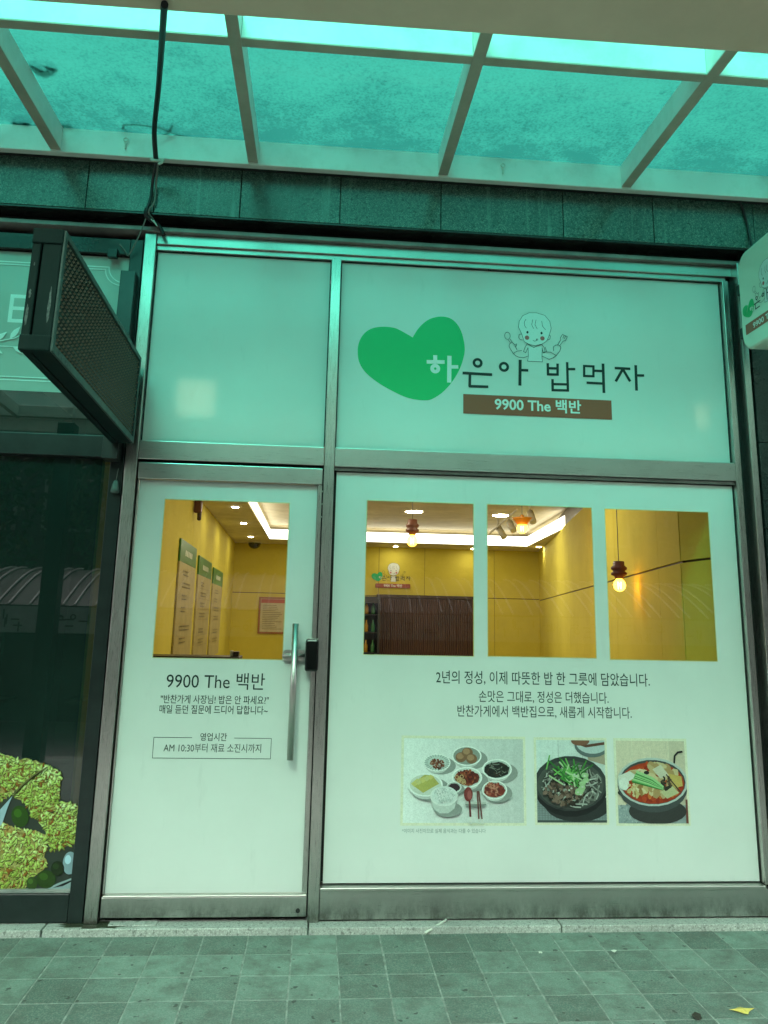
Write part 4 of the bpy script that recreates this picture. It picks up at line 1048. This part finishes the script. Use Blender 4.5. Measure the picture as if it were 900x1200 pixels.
# brown folding curtain along the kitchen
t = thing('folding_curtain', 'dark brown pleated folding curtain across the kitchen opening', 'curtain', (0, 0, 0))
b = MB(); n = 52; X0, X1 = .99, 2.53
for i in range(n): xa = X0 + (X1 - X0) * i / n; b.box(xa + .002, xa + (X1 - X0) / n - .002, YB - .09 - (.007 if i % 2 else 0), YB - .03, .02, 1.70, .004)
cu = b.build('pleats', M['curtain'], t); cu['kind'] = 'stuff'
box('rail', X0 - .02, X1 + .02, YB - .12, YB - .02, 1.702, 1.75, M['wood'], t, .004)
# drinks fridge beside the curtain
t = thing('drinks_fridge', 'black drinks fridge with lit shelves beside the brown curtain', 'fridge', (.68, 8.5, 0))
b = MB(); b.box(-.30, -.27, -.28, .3, 0, 1.7); b.box(.27, .30, -.28, .3, 0, 1.7); b.box(-.3, .3, .27, .3, 0, 1.7); b.box(-.27, .27, -.28, .27, 1.6, 1.7); b.box(-.27, .27, -.28, .27, 0, .25); b.build('body', M['fridge'], t)
for z in (.55, .85, 1.15, 1.42):
    s_ = box('shelf', -.265, .265, -.22, .26, z, z + .015, M['fridge'], t)
    for i in range(5):
        b = MB(); b.lathe([(.03, 0), (.032, .02), (.032, .10), (.012, .15), (.012, .18)], (-.21 + i * .105, -.12, z + .0155), 10); b.build('bottle', mat('bottle_' + 'abc'[i % 3].replace('a', 'amber').replace('b', 'green').replace('c', 'white'), [(.4, .22, .03), (.05, .2, .08), (.6, .6, .55)][i % 3], .2), s_)
# counter by the door window
t = thing('counter', 'dark topped counter along the yellow menu wall', 'counter', (0, 0, 0))
box('top', -1.13, -.47, 1.2, 1.46, 1.06, 1.105, M['wood'], t, .004); box('body', -1.12, -.52, 1.25, 1.44, .0, 1.058, M['yellow'], t)
t = thing('card_stand', 'small pale card stand on the end of the counter', 'stand', (-.50, 1.3, 1.106))
b = MB(); b.box(-.035, -.02, -.03, .04, 0, .035, .002); b.build('card', M['paperwhite'], t); b = MB(); b.box(-.015, .02, -.03, .04, 0, .03, .003); b.build('base', M['wood'], t)
# two added panels glow through the upper film to imitate reflected patches
for (x, z, w_, lb) in ((-.659, 2.46, .19, 'pale lamp glowing behind the plain film above the door'), (2.095, 2.475, .13, 'pale lamp glowing behind the logo film corner')):
    t = thing('glow_lamp', lb, 'lamp', (x, .020, z), 'lamps behind the upper film')
    b = MB(); e_ = w_ / 2; b.box(-e_ - .01, e_ + .01, .014, .08, -e_ - .01, e_ + .01); b.box(-e_ - .01, -e_, -.002, .0139, -e_ - .01, e_ + .01); b.box(e_, e_ + .01, -.002, .0139, -e_ - .01, e_ + .01); b.box(-e_, e_, -.002, .0139, e_, e_ + .01); b.box(-e_, e_, -.002, .0139, -e_ - .01, -e_); b.build('housing', M['paperwhite'], t)
    b = MB(); b.poly([(-w_ / 2, .01, -w_ / 2), (w_ / 2, .01, -w_ / 2), (w_ / 2, .01, w_ / 2), (-w_ / 2, .01, w_ / 2)]); b.build('diffuser', emit('lamp_diffuser', (1, .95, .72), .5), t)

# ================================================================== CANOPY
cp = thing('glass_canopy', 'teal glass canopy on white steel rafters above the shopfronts', 'canopy', (0, 0, 0))
zr = lambda y: 3.70 + .039 * (y + .22)
rx = [-1.427 + i * 1.01 for i in range(-5, 8)]
Y_IN, Y_OUT = -.22, -5.0


def sloped(x0, x1, y0, y1, h0, h1, bev=.003):
    b = MB(); b.box(x0, x1, y0, y1, 0, 1, 0)
    for v in b.bm.verts: v.co.z = zr(v.co.y) + (h0 if v.co.z < .5 else h1)
    if bev: bmesh.ops.bevel(b.bm, geom=list(b.bm.edges), offset=bev, segments=1, affect='EDGES')
    return b


for x in rx:
    ra = sloped(x - .026, x + .026, Y_OUT, -.212, 0, .125).build('rafter', M['white_steel'], cp)
    sloped(x - .0255, x + .0255, Y_OUT, -.214, -.004, -.0005, 0).build('cover_strip', M['strip'], ra)  # darker strip puts the shade of the rafter's bottom face into colour
PY = [-.13, -1.15, -2.05, -2.95, -3.85, -4.95]
purl = [sloped(rx[0] - .5, rx[-1] + .5, -.212, -.168, -.016, .125)]
purl[0].build('wall_rail', M['white_steel'], cp)
for py in PY[1:]:
    for a, b_ in zip(rx, rx[1:]): pu = sloped(a + .0265, b_ - .0265, py - .026, py + .026, 0.001, .124).build('purlin', M['white_steel'], cp); sloped(a + .0265, b_ - .0265, py - .0255, py + .0255, -.003, .0005, 0).build('cover_strip', M['strip'], pu)  # same painted shade on the purlin undersides
b = MB(); b.box(rx[0] - .5, rx[-1] + .5, -.1675, -.1225, 3.70, 3.80); b.build('wall_shadow_gap', M['gasket'], cp)  # black filler stands in for the shade behind the wall rail
ysn = PY
for a, b_ in zip(rx, rx[1:]):
    for ya, yb in zip(ysn, ysn[1:]):
        g = MB(); g.poly([(a + .002, yb + .004, zr(yb) + .128), (b_ - .002, yb + .004, zr(yb) + .128), (b_ - .002, ya - .004 + (.0 if ya < -.2 else 0), zr(ya) + .128), (a + .002, ya - .004, zr(ya) + .128)])
        g.build('glass_panel', M['canopy_grimy'] if yb > -1.2 else M['canopy_mid'] if yb > -2.1 else M['canopy'], cp, normals=False)  # the row along the wall takes a darker copy of the glass
# the deep painted girder that crosses close above the camera
gm = Matrix.Translation((0, 0, 0)) @ Matrix.Rotation(-.012, 4, 'Z')
b = MB(); b.box(-6.5, 7.5, -2.10, -1.655, 3.36, 3.58, .006, gm); b.build('girder', M['beige'], cp)
for x in (-2.8, 1.9 + 3.2): box('column', x - .09, x + .09, -4.84, -4.66, gz(-4.7) - .05, 3.40, M['dark_paint'], cp, .01)
box('gutter', -6.5, 7.5, -5.12, -5.0, 3.36, 3.64, M['white_steel'], cp, .004)
# eye bolts on the wall rail
for x, y in ((148, 165), (589, 195)):
    q = at(x, y, -.215); b = MB(); b.tube([(q.x, -.222, q.z - .05), (q.x, -.222, q.z - .012)], .004, 6); b.tube([(q.x + .011 * math.cos(R(t_)), -.224, q.z + .011 * math.sin(R(t_))) for t_ in range(-90, 280, 30)], .003, 6); b.build('eye_bolt', M['tie'], cp)
# dead leaves and a loose wire lying on the glass
def ragged(name, label, x, y, r, sx=1.6, g=None):
    rr = random.Random(int(x * 1000)); z = zr(y) + .132; b = MB()
    for k in range(7):
        cx, cy_ = x + rr.gauss(0, r * .6) * sx, y + rr.gauss(0, r * .6); n = 11; rad = r * rr.uniform(.25, .6)
        b.poly([(cx + rad * rr.uniform(.25, 1.7) * math.cos(6.283 * i / n) * sx, cy_ + rad * rr.uniform(.25, 1.9) * math.sin(6.283 * i / n), zr(cy_) + .130 + rr.uniform(0, .03)) for i in range(n)])
    return tag(b.build(name, M['dleaf'], None, False), label, 'leaf', g)


def on_glass(px, py):
    y = -.5
    for _ in range(20):
        d = fwd * F + RT * (px - 450) - UP * (py - CY); q = EYE + d * ((zr(y) + .13 - EYE.z) / d.z); y = q.y
    return q


q = on_glass(41, 78); ragged('dead_leaf', 'ragged dead leaf on the canopy glass next to a rafter', q.x + .03, q.y, .035)
q = on_glass(22, 144); ragged('dead_leaf', 'clump of dead leaves at the glass edge near the wall', q.x, q.y, .032, 2.2)
q = on_glass(71, 146); ragged('dead_leaf', 'small dark leaf scrap wedged where rafter meets wall rail', q.x + .015, q.y, .02, 1.)
b = MB(); cp2 = []
for px, py in ((246, 166), (225, 161), (205, 156), (185, 148), (160, 145), (145, 145), (143, 150), (150, 155), (170, 160), (185, 159), (196, 155), (202, 146)): w_ = on_glass(px, py); cp2.append((w_.x, w_.y, zr(w_.y) + .136))
tag(MB().tube(cp2, .0045, 6).build('loose_wire', M['cable']), 'thin loop of loose wire lying on the canopy glass', 'wire')

# ================================================================== CABLES
def spline(pts, n=6):
    P = [Vector(p) for p in pts]; P = [P[0] * 2 - P[1]] + P + [P[-1] * 2 - P[-2]]; out = []
    for i in range(1, len(P) - 2):
        for k in range(n):
            t = k / n; a, b_, c_, d_ = P[i - 1:i + 3]
            out.append(.5 * ((2 * b_) + (c_ - a) * t + (2 * a - 5 * b_ + 4 * c_ - d_) * t * t + (3 * b_ - a - 3 * c_ + d_) * t ** 3))
    return out + [P[-2]]


hc = thing('hanging_cable', 'thick black cable dropping from the girder to the green granite', 'cable', tuple(at(182, 188, -.26)))
loc = Vector(hc.location)
def rel(pts): return [Vector(p) - loc for p in pts]
main = [at(193, 5, -1.70), at(192, 14, -1.62), at(189, 60, -1.15), at(185.5, 105, -.75), at(181, 150, -.42), at(182, 178, -.30), at(183.5, 190, -.25)]
MB().tube(spline(rel(main)), .0125, 10).build('main_cable', M['cable'], hc)
MB().tube(spline(rel([at(183, 190, -.25), at(179, 212, -.16), at(177, 230, -.14), at(172, 246, -.14), at(172, 252, -.13)])), .0075, 8).build('branch_cable', M['cable'], hc)
MB().tube(spline(rel([at(185, 190, -.25), at(183, 215, -.15), at(181, 236, -.14), at(174, 248, -.135), at(180, 258, -.1)])), .005, 8).build('branch_cable', M['wire'], hc)
b = MB(); v = at(184, 190, -.262) - loc; b.tube([v + Vector((-.03, -.0, .01)), v + Vector((0, -.012, 0)), v + Vector((.035, 0, .012))], .008, 8); b.tube([v + Vector((.012, -.015, -.02)), v + Vector((.03, -.012, -.005))], .007, 6); b.build('cable_tie', M['tie'], hc)
MB().tube(spline(rel([at(172, 244, -.14), at(171, 252, -.132), at(177, 258, -.11), at(186, 264, -.08), at(192, 276, -.07)])), .011, 8).build('splice', M['cable'], hc)
MB().tube(spline(rel([at(174, 254, -.12), at(182, 262, -.12), at(184, 265, -.12), at(180, 258, -.12)])), .003, 6).build('wire_end', M['tie'], hc)
MB().tube(spline(rel([at(171, 256, -.12), at(164, 274, -.09), at(155, 292, -.06), at(151, 299, -.05)])), .004, 6).build('guy_wire', M['wire'], hc)
MB().tube(spline(rel([at(140, 286, -.05), at(146, 293, -.05), at(149, 299, -.045), at(151, 300, -.045)])), .003, 6).build('wire_end', M['wire'], hc)
sw = thing('sign_cable', 'thin dark cable curving down to the white lightbox sign', 'cable', tuple(at(868, 236, -.135))); loc = Vector(sw.location)
MB().tube(spline(rel([at(862, 228, -.16), at(868, 238, -.135), at(874, 256, -.13), at(878, 275, -.13), at(882, 292, -.17), at(886, 300, -.24)])), .007, 8).build('cable_run', M['cable'], sw)

# ================================================================== BLADE LED SIGN
bs = thing('led_sign', 'dark teal projecting LED sign with black perforated display face', 'sign', (-.995, -.13, 2.40))
bs.rotation_euler = (R(-1.7), 0, R(.4))
LN, HH = 1.275, .223
for xa, xb in ((.0, .065), (-.036, -.006)):
    b = MB(); b.box(xa, xb, -LN, 0, -HH, HH, .005); b.build('housing', M['teal_paint'], bs)
for z0 in (-HH, HH - .055): b = MB(); b.box(-.0375, .0665, -LN - .006, -LN + .03, z0 - .002 if z0 < 0 else z0, z0 + .055 + (.0 if z0 < 0 else .002), .005); b.build('end_cap', M['teal_paint'], bs)
b = MB(); b.box(.0655, .074, -LN, -LN + .022, -HH, HH, .002); b.box(.0655, .074, -.022, 0, -HH, HH, .002); b.box(.0655, .074, -LN + .0225, -.0225, HH - .022, HH, .002); b.box(.0655, .074, -LN + .0225, -.0225, -HH, -HH + .03, .002); fm = b.build('face_frame', M['alu'], bs)
b = MB(); b.box(.0652, .0664, -LN + .022, -.022, -HH + .03, HH - .022); b.build('face_panel', M['gasket'], bs)
b = MB(); rows, cols = 19, 38
for i in range(rows):
    for j in range(cols):
        y = -LN + .026 + (j + (.5 if i % 2 else 0)) * (LN - .055) / cols; z = -HH + .034 + i * (2 * HH - .06) / rows
        b.poly([(.0668, y + .001, z + .016), (.0668, y + .021, z + .016), (.0735, y + .019, z + .008), (.0735, y + .003, z + .008)]); b.poly([(.0735, y + .003, z + .008), (.0735, y + .019, z + .008), (.0668, y + .020, z + .004), (.0668, y + .002, z + .004)])
lo = b.build('led_visors', mat('led_visor', (.22, .165, .115), .5, col2=(.15, .11, .075), ns=60), bs, False); lo['kind'] = 'stuff'
b = MB(); b.box(.0742, .0748, -LN + .06, -LN + .22, -HH + .006, -HH + .022, .0); b.build('maker_strip', M['peel'], bs)
for x, z, sx, sz in ((.046, -.06, .006, .075), (-.022, -.02, .005, .02), (-.024, -.10, .006, .045), (-.02, .09, .003, .008)):
    b = MB(); rr = random.Random(int(z * 100)); b.poly([(x + sx * rr.uniform(.5, 1) * math.cos(6.283 * i / 18), -LN - .0006, z + sz * rr.uniform(.75, 1) * math.sin(6.283 * i / 18)) for i in range(18)]); b.build('peeled_patch', M['peel'], bs)
b = MB(); b.box(-.075, .0, .006, .088, -.30, .70, .003); b.build('wall_plate', M['dark_paint'], bs)
for z in (-.14, .14): b = MB(); b.box(-.04, .02, -.01, .02, z - .025, z + .025, .003); b.build('bracket', M['dark_paint'], bs)

# ================================================================== LIGHTBOX SIGN
ls = thing('lightbox_sign', 'white rounded lightbox sign with heart logo jutting from the pilaster', 'sign', (2.207, -.2, 3.05))
LB_L, LB_H, LB_R, LB_D = .92, .545, .085, .15
zc = .0
prof = []
for cx, cz, a0 in ((-LB_L + LB_R, LB_H / 2 - LB_R, 90), (-LB_R, LB_H / 2 - LB_R, 0), (-LB_R, -LB_H / 2 + LB_R, -90), (-LB_L + LB_R, -LB_H / 2 + LB_R, 180)):
    pass
arc = []
for cy_, cz, a0 in ((-LB_R, LB_H / 2 - LB_R, 0), (-LB_L + LB_R, LB_H / 2 - LB_R, 90), (-LB_L + LB_R, -LB_H / 2 + LB_R, 180), (-LB_R, -LB_H / 2 + LB_R, 270)):
    for a in range(0, 91, 15): t_ = R(a0 + a); arc.append((cy_ + LB_R * math.cos(t_), cz + LB_R * math.sin(t_)))
b = MB(); rings = []
for x, ins in ((0, .012), (.004, .004), (.014, 0), (LB_D - .014, 0), (LB_D - .004, .004), (LB_D, .012)):
    rings.append([b.bm.verts.new((x, y + (ins if y < -LB_L / 2 else -ins), z * (1 - ins / (LB_H / 2)))) for y, z in arc])
for A_, B_ in zip(rings, rings[1:]):
    for j in range(len(A_)): f = b.bm.faces.new((A_[j], A_[(j + 1) % len(A_)], B_[(j + 1) % len(A_)], B_[j])); f.smooth = True
b.bm.faces.new(rings[0]); b.bm.faces.new(rings[-1]); b.build('body', M['white_acrylic'], ls)
kk = .0; 
# logo on the face that looks along the street: u runs from the wall outwards
def face(u0, v0, k):
    return lambda u, v, h: (-.0004 - h, -(u0 + u * k), v0 + v * k)


# (distance out from the wall end of the box, height) of each printed group
p = Print(); logo(p, False, False, False); p.build('logo_heart', face(.029 + .571 * .19, 2.948 - 3.05 - .068 * .19, .19), ls, 2e-5)
p = Print(); logo(p, False, False, True, False); p.build('logo_letters', face(.135, 2.958 - 3.05 - .128 * .40, .40), ls, 2e-5)
p = Print(); logo(p, True, False, False, False); p.build('logo_child', face(.142 - .23 * .78, 3.062 - 3.05 - .43 * .78 + .0, .78), ls, 2e-5)
p = Print(); p.rect(0, 0, .80, .056, BROWN); p.build('brown_band', lambda u, v, h: (-.0004 - h, -.044 - u, -.187 + v), ls)
text_mesh('9900 The 백반', .115, .42, -.178, lambda u, v, h: (-.0012 - h, -u, v), FILM, 'lettering', ls, .022, .038)
for z in (.12, -.13): b = MB(); b.box(.04, .11, 0, .09, z - .03, z + .03, .004); b.build('bracket', M['gasket'], ls)

# ================================================================== LITTER
lf = MB(); q = Vector((1.642, -.835, gz(-.835) + .004)); out = [(-.085, .0), (-.05, .006), (-.03, .014), (-.005, .024), (.012, .026), (.028, .016), (.05, .010), (.085, .006), (.05, -.004), (.03, -.012), (.012, -.026), (-.008, -.020), (-.03, -.010), (-.055, -.004)]
for (a, b_) in zip(out, out[1:] + out[:1]): lf.poly([(q.x, q.y, q.z + .008), (q.x + a[0] * .62, q.y + a[1] * 1.1, q.z + abs(a[0]) * .07), (q.x + b_[0] * .62, q.y + b_[1] * 1.1, q.z + abs(b_[0]) * .07)])
lfo = lf.build('fallen_leaf', M['yleaf'], None); tag(lfo, 'pale yellow fallen leaf lying on the paving tiles', 'leaf')
lf = MB(); q = Vector((1.45, -.872, gz(-.872) + .003)); lf.poly([(q.x + .026 * math.cos(6.283 * i / 9) * (1 if i % 2 else .6), q.y + .024 * math.sin(6.283 * i / 9), q.z + .004 * (i % 3)) for i in range(9)]); tag(lf.build('fallen_leaf', M['dleaf']), 'small dark dead leaf flat on the paving near the yellow leaf', 'leaf')
tag(MB().tube([(.548, -.116, gz(-.1) + .008), (.655, -.055, .012)], .0055, 8).build('paper_straw', M['tie']), 'white paper straw leaning on the granite step edge', 'straw')
for i, (x, y, s_, lb) in enumerate(((.455, -.03, .012, 'white paper scrap on the step below the steel sill'), (1.07, -.02, .012, 'tiny white scrap by the step stone joint'), (2.03, -.02, .008, 'tiny white scrap on the step near the pilaster'), (1.02, -.32, .011, 'white crumb on the paving below the food photos'), (1.345, -.32, .012, 'pale crumb on the paving near the pilaster end'))):
    b = MB(); zb = .004 if y > -.1 else gz(y) + .003; b.poly([(x + s_ * math.cos(6.283 * k / 7) * random.uniform(.5, 1.2), y + s_ * math.sin(6.283 * k / 7), zb + random.uniform(0, .008)) for k in range(7)]); tag(b.build('paper_scrap', M['tie'], None, False), lb, 'litter', 'paper scraps on the ground')

# ================================================================== ACROSS THE STREET (seen as reflections)
sh = thing('street_shelter', 'low street shelter with curved ribbed roof and long sign band', 'shelter', (0, -8.2, -.40))
SX0, SX1 = -7., 9.
def ry(t): return (-8.2 - 1.9 * t, 1.46 + .62 * math.sin(t * math.pi / 2))
b = MB(); N = 8; loc = Vector(sh.location)
def S(x, y, z): return Vector((x, y, z)) - loc
for i in range(N):
    (ya, za), (yb, zb) = ry(i / N), ry((i + 1) / N); b.poly([S(SX0, ya, za), S(SX1, ya, za), S(SX1, yb, zb), S(SX0, yb, zb)])
b.build('roof_sheet', M['roofm'], sh)
x = SX0
while x < SX1:
    for dx in (0, .17): MB().tube([S(x + dx, ry(i / N)[0] + .0, ry(i / N)[1] + .02) for i in range(N + 1)], .016, 6).build('roof_rib', M['white_steel'], sh)
    x += .47
MB().box(SX0, SX1, -8.28, -8.2, 1.06, 1.44, .01).build('sign_band', M['signband'], sh).location = -loc
p = Print(); rr = random.Random(5); x = SX0 + .3
while x < SX1 - .3:
    for k in range(rr.randint(2, 4)):
        ax, az_ = x + rr.uniform(0, .14), rr.uniform(1.15, 1.35)
        if rr.random() < .5: p.line([(ax, az_ - .08), (ax, az_ + .06)], .022, (.03, .035, .035))
        elif rr.random() < .7: p.line([(ax - .06, az_), (ax + .06, az_)], .022, (.03, .035, .035))
        else: p.ring(ax, az_ - .04, .035, .02, (.03, .035, .035), 10)
    x += rr.choice((.21, .21, .34))
p.build('sign_marks', lambda u, v, h: tuple(S(u, -8.199 + h, v)), sh)
for x in [SX0 + .2 + i * 2.2 for i in range(8)]:
    for y in (-8.35, -9.9): MB().box(x - .05, x + .05, y - .05, y + .05, -.40, 1.05 if y > -9 else 2.0, .005).build('post', M['dark_paint'], sh).location = -loc
MB().box(SX0, SX1, -10.1, -10.02, -.40, 2.0).build('rear_panel', M['dark_paint'], sh).location = -loc
for i in range(7): MB().box(SX0 + 1 + i * 2.2, SX0 + 2.3 + i * 2.2, -9.6, -9.1, -.02, .03, .01).build('bench_seat', M['wood'], sh).location = -loc
# trees behind the shelter
def tree(x, y, h, seed, label):
    rr = random.Random(seed); t = thing('street_tree', label, 'tree', (x, y, -.4), 'street trees behind the shelter'); b = MB()
    b.tube([(0, 0, 0), (.05, 0, h * .25), (-.04, .05, h * .5), (.02, 0, h * .8)], [.16, .13, .10, .03], 9)
    for k in range(6):
        a = rr.uniform(0, 6.28); z = h * rr.uniform(.3, .65); b.tube([(0, 0, z), (.5 * math.cos(a), .5 * math.sin(a), z + .4), (1.1 * math.cos(a), 1.1 * math.sin(a), z + .9)], [.06, .045, .015], 6)
    b.build('trunk', M['bark'], t); b = MB()
    cs_ = [(rr.gauss(0, 1.25), rr.gauss(0, .9), h * rr.uniform(.34, 1.0)) for _ in range(44)]
    for cx, cy_, cz in cs_:
        for k in range(85):
            u = Vector((rr.gauss(0, 1), rr.gauss(0, 1), rr.gauss(0, .8))) * .32; c0 = Vector((cx, cy_, cz)) + u; n1 = Vector((rr.uniform(-1, 1), rr.uniform(-1, 1), rr.uniform(-1, 1))).normalized() * .10; n2 = n1.orthogonal().normalized() * .055
            b.poly([c0 - n1, c0 + n2, c0 + n1, c0 - n2])
    b.build('crown', M['leafm'], t, False); return t


for i, (x, y, h, lb) in enumerate(((-9.8, -12.9, 6.6, 'broad bushy street tree beyond the far end of the shelter'), (-6.6, -12.6, 7.0, 'tall bushy street tree near the far end of the shelter'), (-3.4, -13.0, 6.2, 'short bushy street tree behind the shelter sign band'), (-.4, -12.8, 7.2, 'street tree straight across from the shop door'), (2.6, -12.7, 6.4, 'street tree across from the three clear windows'), (5.6, -13.1, 6.9, 'street tree across from the food photos'), (9.2, -12.8, 7.1, 'tall street tree across from the pilaster'))): tree(x, y, h, i + 1, lb)
# buildings over the road, added and sized to block the low sky
for i, (x0, x1, h, lb) in enumerate(((-34, -16, 10.5, 'wide grey block far along the street'), (-15.6, -3.0, 9.6, 'grey office block across the road behind the trees'), (-2.6, 9.4, 10.2, 'tall grey block facing the shop across the road'), (9.8, 20, 9.2, 'low grey block across the road beyond the pilaster'), (20.4, 36, 10.5, 'grey block at the far end of the road'))):
    t = thing('office_block', lb, 'building', (x0, -19, -.4)); box('wall', 0, x1 - x0, -10, 0, 0, h, M['concrete'], t)
    for fz in range(int(h / 3)):
        for k in range(int((x1 - x0) / 2.4)):
            fo = box('window', .6 + k * 2.4, 2.3 + k * 2.4, .003, .05, 1.0 + fz * 3, 2.5 + fz * 3, M['flash'], t); box('pane', .7 + k * 2.4, 2.2 + k * 2.4, .051, .06, 1.08 + fz * 3, 2.42 + fz * 3, M['pane'], fo)
